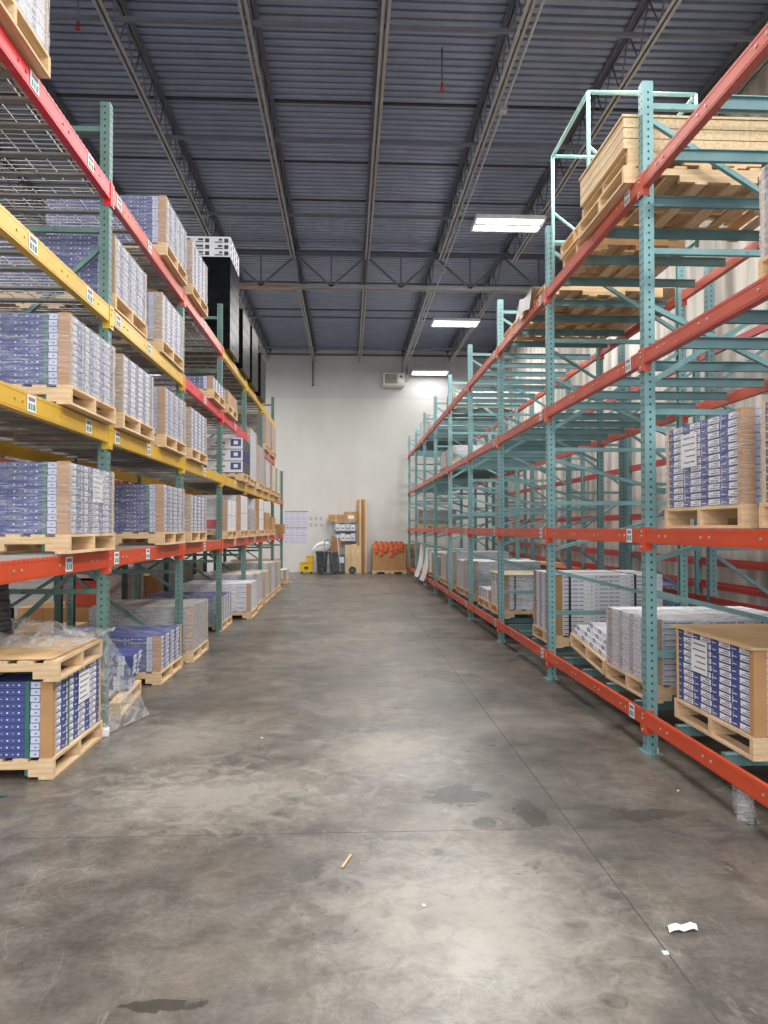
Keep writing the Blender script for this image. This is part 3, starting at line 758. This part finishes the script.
# big near load on the floor with empty pallet and film on it
load(-1, -1.757, 4.73, .003, 'strapped navy cartons with paper label on floor pallet beside left rack', kind='navy', rows=11, ly=.93, detail=True, wrap=0, strap=STRAP, sheet=True, group='floor loads')
tag(put('empty_pallet', pallet_mesh(-1, .93, 1.16), None, (-1.72, 4.70, .003+PH+11*CH+.008), (0, 0, R(2))), 'empty wooden pallet lying on top of the strapped navy cartons', 'pallet')
zt = .003+PH+11*CH+.008+PH
b = MB()
b.grid(lambda u, v: (-.03-u*1.15, .0+v*.9, .004+.05*max(0, 1-v*2.2)*0+.012*math.sin(u*5)*v+.05*max(0, u-.3)), 14, 10, CARD_L)
tag(put('cardboard_sheet', b, None, (-1.74, 4.72, zt)), 'loose cardboard sheet on top of the empty pallet', 'cardboard sheet')
def filmfn(u, v):
    # v runs in Y over the pallet, u runs away from the aisle
    x = -1.70-u*1.6; y = 4.85+v*.95
    z = zt+.05+.06*u+.05*noise.noise(Vector((u*5, v*5, 1)))+.03*noise.noise(Vector((u*14, v*13, 4)))+.10*math.exp(-((u-.55)**2+(v-.7)**2)*14)
    return (x, y, z)
b = MB(); b.grid(filmfn, 34, 26, FILM3)
def fall(u, v):
    # a fan of film hanging off the pallet corner down to the floor beside it
    top = (-1.86+.13*u, 5.30+.34*u, zt+.03); bot = (-1.80+.18*u, 5.68+.60*u, .012)
    k = v**.85; w_ = math.sin(v*math.pi)
    x = top[0]*(1-k)+bot[0]*k+.03*math.sin(u*13+v*3)*w_+.04*v*v; y = top[1]*(1-k)+bot[1]*k+.02*noise.noise(Vector((u*7, v*7, 2)))
    z = top[2]*(1-v)+bot[2]*v+.02*noise.noise(Vector((u*9, v*9, 3)))*w_
    return (x, y, max(z, .008))
b.grid(fall, 26, 26, FILM3)
tag(put('plastic_film', b), 'crumpled clear plastic film draped over the pallet down to the floor', 'plastic film')
b = MB(); b.box(0, -.1, 0, .07, 0, .05, PAPER); tag(put('paper_scrap', b, None, (-1.72, 5.68, .003), (0, 0, .2)), 'small white scrap under the draped film', 'scrap')
b = MB()
for k_ in range(12): b.cyl((0, 0, .035*k_), (0, 0, .035*k_+.035), .15-.006*(k_ % 2)-.003*k_, DARK, 18, .146-.003*k_)
b.cyl((0, 0, .42), (.02, 0, .45), .12, FILM2, 14, .03)
tag(put('wrapped_bundle', b, None, (-2.42, 5.34, zt+.06)), 'dark ribbed bundle standing in the film on top of navy cartons', 'bundle')
# low skewed pallet with a few cartons
tag(put('empty_pallet', pallet_mesh(-1, .95, 1.1), None, (-1.79, 6.2, .003), (0, 0, R(5))), 'askew wooden pallet under a few leaning cartons beside left rack', 'pallet')
cm_ = carton_mesh(-1, 'navy', .23, .38, True)
for r in range(7):
    for c in range(2):
        o = put('carton', cm_, None, (-1.86-.02*c+random.uniform(-.015, .015)+.010*r, 6.64+c*.235-.0, .003+PH+.004+r*(CH+.0005)), (0, 0, R(5)))
        tag(o, 'navy and white carton, %s from bottom in %s leaning stack on askew pallet' % (ORD[r], ('nearer', 'farther')[c]), 'carton', 'loose cartons')
# right rack
Rload(0, 1, 1, WN, kind='mix', Y=3.87, rows=12, X=2.03, detail=True, sheet=True); Rload(0, 0, 1, WN, kind='mix', Y=2.76, rows=12, X=2.04, detail=True)
Rload(0, 0, 2, WN, kind='mix', Y=2.78, rows=11, X=2.06, wrap=2)
Rload(0, 1, 0, 'navy cartons under brown lid', kind='mix', Y=3.98, rows=11, ly=.98, detail=True, sheet=True, cap=CARD_L, wrap=0, X=2.14)
Rload(1, 0, 0, 'white and navy cartons in torn wrap', kind='white', Y=5.32, rows=11, detail=True, wrap=3, X=2.13)
Rload(2, 0, 0, 'strapped white cartons on pallet', kind='white', Y=7.82, rows=15, detail=True, wrap=0, strap=STRAPB, X=2.13)
Rload(3, 0, 0, 'strapped white cartons under pale lid', kind='white', rows=11, wrap=1, cap=CREAM, strap=STRAPB)
Rload(3, 1, 0, 'low white carton load', kind='white', rows=4, wrap=1); Rload(4, 0, 0, 'wrapped white load', kind='white', rows=13, wrap=2)
Rload(4, 1, 0, 'wrapped white load', kind='white', rows=12, wrap=2); Rload(5, 0, 0, 'wrapped white load', kind='white', rows=15, wrap=2); Rload(5, 1, 0, 'wrapped white load', kind='white', rows=13, wrap=2)
Rload(6, 0, 0, 'wrapped grey load', kind='grey', rows=10, wrap=2); Rload(6, 1, 0, 'white draped load', kind='drape', rows=12, wrap=0, corner=False); Rload(7, 0, 0, 'white draped load', kind='drape', rows=13, wrap=0, corner=False)
Rload(7, 1, 0, 'white draped load', kind='drape', rows=12, wrap=0, corner=False)
for i, (y, h) in enumerate(((18.9, .75), (20.4, .82))):
    b = MB(); b.grid(lambda u, v: (2.0+.05*math.sin(v*9+u*3)*u-.12*u*u, y+v*.6+.04*math.sin(u*8), .25+h-u*(h+.06)+.02*math.sin(v*17)), 12, 18, FABRIC)
    tag(put('white_cloth', b), 'white cloth hanging over the bottom orange beam, %s of two' % ('nearer', 'farther')[i], 'cloth')
Rload(5, 0, 2, 'wrapped white load', kind='white', rows=8, wrap=2); Rload(5, 1, 2, 'wrapped white load', kind='white', rows=8, wrap=2)
Rload(5, 0, 3, 'low wrapped white load', kind='white', rows=6, wrap=2); Rload(7, 0, 3, 'wrapped white load', kind='white', rows=12, wrap=2); Rload(7, 1, 3, 'wrapped white load', kind='white', rows=13, wrap=2)
Rload(8, 0, 1, 'dark wrapped load', kind='grey', rows=10, wrap=2)
# tilted pallet with slid cartons
tp = thing('pallet_load', 'tilted pallet with slid white and navy cartons behind the torn-wrapped load', 'pallet load', (2.13, 6.33, RZ[0]+.012), (R(6), R(0), 0), group='pallet loads')
put('pallet', pallet_mesh(1, .96, 1.1), tp)
cmw = carton_mesh(1, 'white', .23, .36, True)
for r in range(4):
    for c in range(4 if r < 2 else 3):
        for k_ in range(2): put('carton', cmw, tp, (.03+k_*.37+.02*r, .01+c*.235-.012*r, PH+r*CH))
# right back row goods
def Bload(b_, off, look, lab, **k):
    return load(1, XB+.06, Rf[b_]+off, k.pop('Z', BZ[0]-.38), look+' behind the right rack, '+lab, lx=1.0, group='loads behind right rack', **k)
t = Bload(2, .45, 'white and navy cartons with printed lettering', 'nearest of them', kind='white', rows=8, wrap=0, corner=False, Z=.003)
fc = bpy.data.curves.new('lettering', 'FONT'); fc.body = 'SHARP COND DRY'; fc.size = .05; fc.extrude = .0005; fc.materials.append(INK)
_tmp = bpy.data.objects.new('tmp', fc); C.objects.link(_tmp); bpy.context.view_layer.update()
fme = bpy.data.meshes.new_from_object(_tmp.evaluated_get(bpy.context.evaluated_depsgraph_get())); bpy.data.objects.remove(_tmp); fme.materials.clear(); fme.materials.append(NAVYD)
fo = put('printed_lettering', fme, t, (.04, .0185, PH+8*CH+.03), (R(90), 0, 0))
b = MB(); b.box(.02, .98, .02, .46, 0, .09, WHITE); b.box(.5, .985, .015, .46, .0, .09, NAVY); put('goods_block', b, t, (0, 0, PH+8*CH))
Bload(3, .3, 'navy cartons', 'second of them', kind='navy', rows=14, wrap=1, Z=.003, sheet=False)
Bload(3, 1.35, 'wrapped grey goods', 'third of them', kind='grey', rows=13, wrap=2, Z=.003)
Bload(4, .4, 'navy cartons', 'fourth of them', kind='navy', rows=14, wrap=1, Z=.003)
Bload(1, .4, 'wrapped white goods', 'lowest and closest', kind='white', rows=9, wrap=2, Z=.003); Bload(1, 1.45, 'wrapped white goods', 'beyond the lowest one', kind='white', rows=8, wrap=2, Z=.003)
for i, (y, kd, rw) in enumerate(((14.15, 'grey', 12), (15.3, 'orange', 14), (16.5, 'plain', 15), (17.85, 'brown', 13), (19.1, 'cream', 14))):
    load(1, XB+.06, y, .003, '%s goods behind the far bays of the right rack, %s of five' % ({'grey': 'grey wrapped', 'orange': 'orange', 'plain': 'pale brown', 'brown': 'brown', 'cream': 'cream'}[kd], ORD[i]), kind=kd, rows=rw, wrap=0 if kd in ('orange', 'plain', 'brown') else 2, corner=False, lx=1.0, group='loads behind right rack')
# pallets and crate on the right top level
Z4 = RZ[3]+.004
for r in range(2):
    tag(put('empty_pallet', pallet_mesh(1, 1.06, 1.36), None, (1.93+.04*r, 5.24+.02*r, Z4+r*(PH+.004))), 'empty wooden pallet under the plank crate, %s of its stack' % ('bottom', 'second')[r], 'pallet', 'pallets on the right top level')
t = thing('plank_crate', 'pale plank crate on stacked pallets atop the right rack', 'crate', (1.94, 5.27, Z4+2*(PH+.004)))
for i, z in enumerate((0, .075, .15)):
    b = MB(); b.box(0, 1.38, 0, .02, 0, .068, PLY); b.box(0, .02, .02, 1.0, 0, .068, PLY); b.box(1.36, 1.38, .02, 1.0, 0, .068, PLY); b.box(.02, 1.36, .98, 1.0, 0, .068, PLY); put('plank', b, t, (0, 0, z))
b = MB(); b.box(-.01, 1.39, -.01, 1.01, 0, .016, PLY); put('lid', b, t, (0, 0, .222))
b = MB()
for x in (.03, .65, 1.3): b.box(x, x+.05, .022, .05, .002, .22, WOODX)
b.box(.02, 1.36, .05, .97, .001, .02, PLY); put('batten', b, t)
for r in range(3):
    tag(put('empty_pallet', pallet_mesh(1, .92, .84), None, (2.12+.02*(r % 2), 6.56+.015*r, Z4+r*(PH+.004))), 'empty wooden pallet inside the tube cage, %s of three' % ('lowest', 'middle', 'topmost')[r], 'pallet', 'pallets on the right top level')
b = MB(); b.box(0, .03, 0, .02, 0, .1, mat('lime_tape', '#A4D63A', .5)); tag(put('tape_strip', b, None, (2.085, 6.50, Z4+.24)), 'lime green tape strip on the pallet stack atop right rack', 'tape')
for r in range(2):
    tag(put('empty_pallet', pallet_mesh(1, 1.0, 1.25), None, (2.05, 7.85+1.15*r, Z4)), 'flat wooden pallet lying on the top level, %s of the third bay pair' % ('nearer', 'farther')[r], 'pallet', 'pallets on the right top level')
b = MB(); b.box(0, 1.3, 0, 2.0, 0, .02, PLY); tag(put('plywood_sheet', b, None, (2.3, 7.95, Z4+PH+.006)), 'pale plywood sheet lying across the two flat top pallets', 'board')
b = MB(); b.grid(lambda u, v: (1.98+.02*math.sin(v*8)-.03*u, 8.1+v*.8, Z4+.17-u*.2+.02*math.sin(v*11+u*4)), 8, 12, FABRIC); b.grid(lambda u, v: (1.98+u*.25, 8.1+v*.8, Z4+.17+.01*math.sin(v*11)), 4, 10, FABRIC)
tag(put('white_wrap', b), 'white torn wrap hanging at the top level beam edge of right rack', 'wrap')
# tube cage
t = thing('tube_cage', 'pale teal tube cage around stacked pallets atop the right rack', 'cage', (2.06, 6.42, Z4))
CG = mat('cage_tube', '#9CC9C8', .45, .2)
Wc, Dc, Hc = .94, 1.14, 1.32; r_ = .018
for (x, y) in ((0, 0), (Wc, 0), (0, Dc), (Wc, Dc)):
    b = MB(); b.cyl((x, y, 0), (x, y, Hc), r_, CG, 8); put('tube_post', b, t)
for a, c in (((0, 0, Hc), (Wc, 0, Hc)), ((0, 0, Hc), (0, Dc, Hc)), ((Wc, 0, Hc), (Wc, Dc, Hc)), ((0, Dc, Hc), (Wc, Dc, Hc)), ((0, Dc, .45), (Wc, Dc, .45)), ((Wc, 0, .05), (Wc, Dc, .05))):
    b = MB(); b.cyl(a, c, r_, CG, 8); put('tube_rail', b, t)
for a, c in (((0, 0, .85), (.45, .02, .48)), ((0, Dc, .75), (.45, Dc, .4)), ((Wc, 0, .85), (Wc-.4, .02, .48))):
    b = MB(); b.cyl(a, c, r_*.8, CG, 8); put('tube_brace', b, t)
# left back row goods
for i, (y, kd, rw, lv) in enumerate(((7.0, 'black', 14, 0), (9.22, 'plain', 4, 0), (10.3, 'brown', 8, 0), (11.9, 'pink', 18, 0), (13.1, 'brown', 14, 0), (14.6, 'white', 18, 0), (15.9, 'white', 17, 0),
                                    (9.3, 'navy', 11, 2), (12.0, 'brown', 11, 2), (14.6, 'grey', 14, 2), (9.4, 'brown', 11, 1), (12.1, 'grey', 12, 1), (14.7, 'plain', 12, 1), (17.3, 'brown', 12, 1), (17.2, 'cream', 14, 0))):
    load(-1, XLB-.03, y, .003 if lv == 0 else LZ[lv]-.098, '%s goods behind left rack at %s level, %s load from the camera' % ({'black': 'dark wrapped', 'brown': 'brown', 'orange': 'orange', 'pink': 'pinkish wrapped', 'white': 'white', 'navy': 'navy', 'grey': 'grey wrapped', 'plain': 'pale brown', 'cream': 'cream'}[kd], LN[lv], ORD[i % 8]),
         kind=kd, rows=rw, wrap=2 if kd in ('pink', 'white', 'grey', 'navy') else 0, corner=False, lx=1.0, group='loads behind left rack')
b = MB(); b.box(0, -.4, 0, .5, 0, .34, ORW); b.box(.005, -.405, -.005, .505, .29, .34, REDC)
tag(put('orange_tote', b, None, (-3.36, 10.5, .003+PH+8*CH+.004)), 'orange-red tote on brown boxes behind the left rack', 'tote')


# ------------------------------------------------------------------ floor litter
STR = mat('white_scrap', '#E4E4E0', .6)
b = MB(); b.grid(lambda u, v: (u*.11, v*.05+.03*u, .004+.01*math.sin(u*6+v*3)**2), 6, 4, STR); tag(put('paper_scrap', b, None, (1.20, 2.84, 0), (0, 0, -.2)), 'torn white paper scrap on the floor at lower right', 'scrap')
b = MB(); b.box(0, .02, 0, .02, 0, .004, STR); tag(put('paper_scrap', b, None, (1.12, 2.70, .001)), 'tiny white chip on the floor below the torn scrap', 'scrap')
b = MB(); b.bar((0, 0, .004), (.04, .13, .004), .012, .004, CARD_L); tag(put('wood_sliver', b, None, (-.02, 3.45, .001)), 'pale wood sliver lying mid-aisle on the floor', 'splinter')
b = MB(); b.grid(lambda u, v: (-.35+u*.42, v*.03+.05*u*u, .006+.05*math.sin(u*2.6)*(1-u)), 10, 1, STRAP); tag(put('strap_scrap', b, None, (-2.0, 4.42, 0), (0, 0, -.35)), 'piece of green strapping curling on the floor beside navy cartons', 'strap')
for i, (x, y) in enumerate(((1.75, 4.9), (1.9, 4.35), (1.6, 4.6), (-.6, 5.6), (-1.35, 7.6), (.3, 3.1))):
    b = MB(); b.box(0, .018, 0, .012, 0, .004, STR if i % 2 else CARD_D)
    tag(put('debris_chip', b, None, (x, y, .001), (0, 0, i)), ['tiny brown chip near the first teal foot', 'tiny white chip beneath the bottom orange beam', 'tiny brown chip in front of bottom orange beam', 'tiny white chip mid-aisle left', 'tiny brown chip near left floor loads', 'tiny white chip mid-aisle close up'][i], 'chip')
b = MB(); b.grid(lambda u, v: (.05*math.sin(v*5)*u+u*.09, v*.16+.04*u, -.0-u*.20-.12*v*u+.02*math.sin(u*14+v*7)), 12, 10, FILM2); b.grid(lambda u, v: (.02+.03*math.sin(v*7), v*.13, -u*.3+.02*math.sin(v*9)), 10, 8, FILM2)
tag(put('torn_film', b, None, (2.02, 3.82, .175)), 'torn plastic film hanging below the bottom orange beam', 'plastic film')
b = MB(); b.box(0, .004, 0, .2, 0, .26, CARD); tag(put('cardboard_flap', b, None, (2.11, 3.66, .02), (R(28), R(6), 0)), 'brown cardboard flap under the bottom orange beam', 'cardboard')

# ------------------------------------------------------------------ end wall things
# heater
t = thing('unit_heater', 'beige unit heater high on the end wall', 'heater', (1.58, WY-.55, 6.32))
HB = mat('heater_beige', '#D8D5C8', .5); b = MB(); b.box(-.36, .36, 0, .5, 0, .42, HB); put('housing', b, t)
b = MB(); b.box(-.31, .1, -.01, .0, .07, .37, DARK)
for k_ in range(7): b.box(-.31, .1, -.02, -.01, .08+k_*.04, .092+k_*.04, HB)
put('louver_grille', b, t)
b = MB(); b.box(.16, .32, -.008, 0, .08, .22, PAPER); b.cyl((.24, -.001, .30), (.24, -.012, .30), .04, DARK, 10); put('control_panel', b, t)
b = MB(); b.cyl((.3, .25, .42), (.3, .25, 1.2), .02, PIPEG, 8); b.cyl((.36, .25, .2), (.47, .25, .2), .03, PIPEG, 8); b.cyl((.47, .25, .2), (.47, .25, .6), .03, PIPEG, 8); put('pipe', b, t)
# taped papers
PB = mat('blueprint_paper', '#CFCCDD', .7); PL = mat('paper_line', '#8E8CA6', .7)
for i in range(2):
    for j in range(4):
        x = -2.15+j*.2+(.02 if i else 0); z = 1.0+i*.56
        b = MB(); b.box(0, .19, 0, -.004, 0, .53, PB)
        for q in range(5): b.box(.015, .12+.015*(q % 3), -.004, -.006, .05+q*.1, .06+q*.1, PL)
        b.box(.0, .19, -.004, -.006, .50, .53, INK if j % 2 == i else PL)
        tag(put('taped_sheet', b, None, (x, WY-.002, z)), 'pale printed sheet taped to end wall, %s row, %s from left' % (('lower', 'upper')[i], ORD[j]), 'poster', 'sheets on the end wall')
FN = mat('faint_note', '#C3C2BE', .8)
for i in range(2):
    for j in range(3):
        b = MB(); b.box(0, .10, 0, -.003, 0, .13, FN); b.box(.02, .08, -.003, -.004, .04, .05, SEAM); b.box(.02, .07, -.003, -.004, .08, .09, SEAM)
        tag(put('wall_note', b, None, (-1.28+j*.17, WY-.002, 1.55+i*.22)), 'small faint note on end wall, %s row, %s from left' % (('lower', 'upper')[i], ORD[j]), 'note', 'notes on the end wall')
# mop bucket
t = thing('mop_bucket', 'yellow wheeled mop bucket with wringer against the end wall', 'mop bucket', (-1.34, WY-.75, 0))
b = MB(); zs = (.07, .36)
def tub(b, x0, x1, y0, y1, z0, z1, gx, m):
    P0 = [(x0+gx, y0+gx, z0), (x1-gx, y0+gx, z0), (x1-gx, y1-gx, z0), (x0+gx, y1-gx, z0)]; P1 = [(x0, y0, z1), (x1, y0, z1), (x1, y1, z1), (x0, y1, z1)]
    b.face(P0[::-1], m)
    for i in range(4): b.face([P0[i], P0[(i+1) % 4], P1[(i+1) % 4], P1[i]], m)
    q = .02; P2 = [(x0-q, y0-q, z1), (x1+q, y0-q, z1), (x1+q, y1+q, z1), (x0-q, y1+q, z1)]
    for i in range(4): b.face([P1[i], P1[(i+1) % 4], P2[(i+1) % 4], P2[i]], m)
    Pi = [(x, y, z1-.04) for x, y, z in P1]; b.face(Pi, DARK)
tub(b, -.22, .22, -.17, .17, .07, .37, .04, YPL); b.box(-.06, .06, -.166, -.16, .16, .24, DARK); put('tub', b, t)
b = MB(); tub(b, .0, .22, -.13, .13, .36, .58, .03, YPL); b.bar((.1, -.14, .45), (.26, -.14, .74), .02, .02, YPL); put('wringer', b, t)
for x in (-.15, .15):
    for y in (-.1, .1): b = MB(); b.cyl((x, y-.012, .035), (x, y+.012, .035), .034, DARK, 12); put('caster', b, t)
# dark bins
for i, (x, w_, h_, m) in enumerate(((-1.02, .38, .72, DARK), (-.6, .28, .7, mat('grey_plastic', '#4A4D55', .5)))):
    t = thing('trash_bin', ['dark plastic bin behind the hand truck', 'grey plastic bin to the right of the hand truck'][i], 'bin', (x, WY-.76, 0))
    b = MB(); tub(b, 0, w_, -.22, .22, .04, h_, .04, m); put('bin_body', b, t)
    b = MB(); b.box(-.02, w_+.02, -.25, -.22, h_-.05, h_, m); b.box(-.01, w_+.01, -.23, .23, h_+.001, h_+.02, m); put('rim', b, t)
b = MB(); b.grid(lambda u, v: (-.28+u*.56, -.18+v*.36, .10*math.sin(u*3.1)+.05*u+.06*v), 6, 5, PAPER); b.box(-.2, .2, -.12, .12, -.03, .02, PAPER)
tag(put('paper_bundle', b, None, (-.86, WY-.78, .86), (0, R(-16), 0)), 'slanting white paper bundle on top of the dark bin', 'paper')
# hand truck
t = thing('hand_truck', 'green-wheeled hand truck leaning in front of the bins', 'hand truck', (-.62, WY-1.28, 0), (R(-6), 0, 0))
HG = mat('hand_truck_green', '#93B04A', .4); HF = mat('hand_truck_frame', '#6C7077', .4, .5)
b = MB()
for x in (-.12, .12): b.cyl((x, 0, .12), (x, 0, 1.05), .014, HF, 8)
for z in (.3, .55, .8): b.cyl((-.12, 0, z), (.12, 0, z), .012, HF, 8)
put('frame_tube', b, t); b = MB(); b.box(-.18, .18, -.2, .0, .03, .045, HF); put('toe_plate', b, t)
for x in (-.2, .2):
    b = MB(); b.cyl((x-.02, .06, .12), (x+.02, .06, .12), .12, DARK, 16); b.cyl((x-.024, .06, .12), (x+.024, .06, .12), .07, HG, 12); put('wheel', b, t)
b = MB(); b.cyl((-.12, 0, 1.05), (.0, .06, 1.16), .014, HF, 8); b.cyl((.0, .06, 1.16), (.12, 0, 1.05), .014, HF, 8); put('handle', b, t)
# broom + brown bent cardboard
b = MB(); b.grid(lambda u, v: (-.14+u*.3+.1*math.sin(v*3), .03*math.sin(u*4), v*.5), 6, 8, CARD_D)
tag(put('bent_cardboard', b, None, (-.52, WY-.78, .73), (R(-8), R(12), 0)), 'bent brown cardboard leaning on top of the grey bin', 'cardboard')
b = MB(); b.cyl((0, 0, 0), (-.12, .3, 1.2), .013, mat('pale_handle', '#CFCBB8', .5), 8); b.box(-.14, .14, -.04, .04, 0, .1, DARK)
tag(put('push_broom', b, None, (-.2, WY-1.15, 0)), 'dark-headed broom with pale handle leaning right of the bins', 'broom')
b = MB(); b.box(0, .2, 0, .2, 0, .62, mat('blue_grey_box', '#4E5870', .5)); b.box(.03, .17, -.004, 0, .35, .55, WHITE); b.cyl((.06, -.01, .08), (.06, -.03, .08), .05, HG, 12)
tag(put('floor_machine', b, None, (-.27, WY-.76, 0)), 'blue-grey upright machine between bins and plywood panels', 'machine')
# shelf unit
t = thing('shelf_unit', 'grey metal shelf unit holding white boxes at end wall', 'shelf', (-.44, WY-.46, 0))
for (x, y) in ((0, 0), (.74, 0), (0, .38), (.74, .38)): b = MB(); b.box(x, x+.03, y, y+.03, 0, 1.72, STEEL); put('post', b, t)
for z in (.12, .62, 1.06, 1.4, 1.68): b = MB(); b.box(0, .77, 0, .41, z, z+.03, STEEL); put('shelf_board', b, t)
for lv, z in enumerate((1.092, 1.432)):
    for j in range(4):
        b = MB(); h_ = .2+.04*((j+lv) % 2); b.box(0, .155, 0, .3, 0, h_, WHITE if (j+lv) % 3 else LAV); b.box(.03, .12, -.003, 0, .05, .09, SEAM)
        tag(put('storage_box', b, None, (-.39+j*.17, WY-.42, z)), 'small white box on the %s shelf, %s from left' % (('lower', 'upper')[lv], ORD[j]), 'box', 'boxes on the metal shelf')
for i, (x, w_, h_, d_, rz) in enumerate(((-.62, .5, .24, .32, .0), (-.1, .42, .34, .34, -.08))):
    b = MB(); b.box(0, w_, 0, d_, 0, h_, CARD); b.box(w_*.45, w_*.55, -.002, 0, 0, h_, CARD_L); b.box(0, w_, -.002, 0, h_*.5, h_*.5+.01, CARD_D); 
    if i: b.box(w_*.3, w_*.8, -.003, 0, h_*.3, h_*.65, PAPER)
    tag(put('cardboard_box', b, None, (x, WY-.44, 1.712+.002), (0, 0, rz)), ['flat orange-brown box overhanging the left of the shelf top', 'larger brown box with pale panel on the shelf top'][i], 'box')
# panels, boards
for i, (x, w_, h_) in enumerate(((-.07, .2, .95), (.14, .18, .98), (.32, .16, .93))):
    b = MB(); b.box(0, w_, 0, .02, 0, h_, wood_mat('panel_wood', '#D8BE98', 2)); tag(put('plywood_sheet', b, None, (x, WY-.72, .003), (R(-9), 0, R(1))), 'pale wooden panel leaning before the shelf unit, %s from left' % ORD[i], 'board', 'leaning panels')
for i, (x, w_, h_, m, ry) in enumerate(((.345, .07, 2.5, OLDWOOD, 0), (.42, .06, 2.55, PLY, 0), (.485, .07, 2.5, CARD_D, 0), (.56, .05, 2.52, OLDWOOD, 0), (.615, .05, 2.48, PLY, 0))):
    b = MB(); b.box(0, w_, 0, .05, 0, h_, m); tag(put('tall_board', b, None, (x, WY-.47, .003), (R(-8), R(ry), 0)), 'tall narrow board leaning on the end wall, %s from left' % ORD[i], 'board', 'tall leaning boards')
b = MB(); b.cyl((0, 0, .12), (0, .12, .12), .12, DARK, 16); b.cyl((0, -.01, .12), (0, .13, .12), .04, HF, 10)
tag(put('rubber_wheel', b, None, (.18, WY-1.02, 0)), 'small black wheel on the floor before the wooden panels', 'wheel')
# gaylord box
t = thing('bulk_carton', 'large open brown bulk carton on a pallet at end wall', 'bulk carton', (.84, WY-1.05, 0))
put('pallet', pallet_mesh(1, .9, 1.12), t)
b = MB()
for (x0, x1, y0, y1) in ((0, 1.1, 0, .015), (0, 1.1, .87, .885), (0, .015, .015, .87), (1.085, 1.1, .015, .87)): b.box(x0, x1, y0, y1, 0, .86, CARD)
put('carton_wall', b, t, (.01, 0, PH))
NET = mat('orange_netting', '#F0744A', .5, 0, .25, 14)
for i in range(6):
    b = MB(); x0 = .05+i*.165; hl = (.34, .42, .3, .46, .36, .28)[i]
    b.grid(lambda u, v: (x0+u*.14+.012*math.sin(v*9+i), -.03-.03*math.sin(u*3.14), 1.04-hl*v), 6, 10, NET)
    b.grid(lambda u, v: (x0+u*.14, -.03+v*.2-.03*math.sin(u*3.14)*(1-v), 1.04+.03*math.sin(v*3+u*3)), 6, 6, NET)
    b.cyl((x0+.07, -.05, 1.0-hl*.5), (x0+.07, -.06, .97-hl*.5), .055, NET, 8, .03)
    tag(put('orange_netting', b, None, (.84, WY-1.06, .0)), 'orange netting bundle hanging over the bulk carton rim, %s from left' % ORD[i], 'netting', 'orange netting bundles')
b = MB(); b.box(0, .5, 0, .5, 0, .98, CARD_L); b.box(.1, .4, -.003, 0, .5, .8, CARD); tag(put('cardboard_box', b, None, (1.99, WY-.7, .003)), 'tall pale carton between bulk carton and right rack', 'box')
b = MB(); b.grid(lambda u, v: (u*.5+.02*math.sin(v*9), -.02*math.sin(u*6), .45-v*.43), 8, 8, FABRIC)

# ------------------------------------------------------------------ camera
cd = bpy.data.cameras.new('camera'); cam = bpy.data.objects.new('camera', cd); C.objects.link(cam)
cam.location = (0, 0, 1.51); cam.rotation_euler = (R(90+1.19), 0, R(-2.75))
cd.sensor_fit = 'HORIZONTAL'; cd.sensor_width = 36; cd.lens = 769/768*36; cd.clip_start = .05
bpy.context.scene.camera = cam
sc = bpy.context.scene
sc.view_settings.view_transform = 'Standard'; sc.view_settings.look = 'None'; sc.view_settings.exposure = .2
sc.cycles.use_denoising = True; sc.cycles.max_bounces = 8; sc.cycles.transparent_max_bounces = 16; sc.cycles.diffuse_bounces = 4
sc.cycles.sample_clamp_indirect = 6
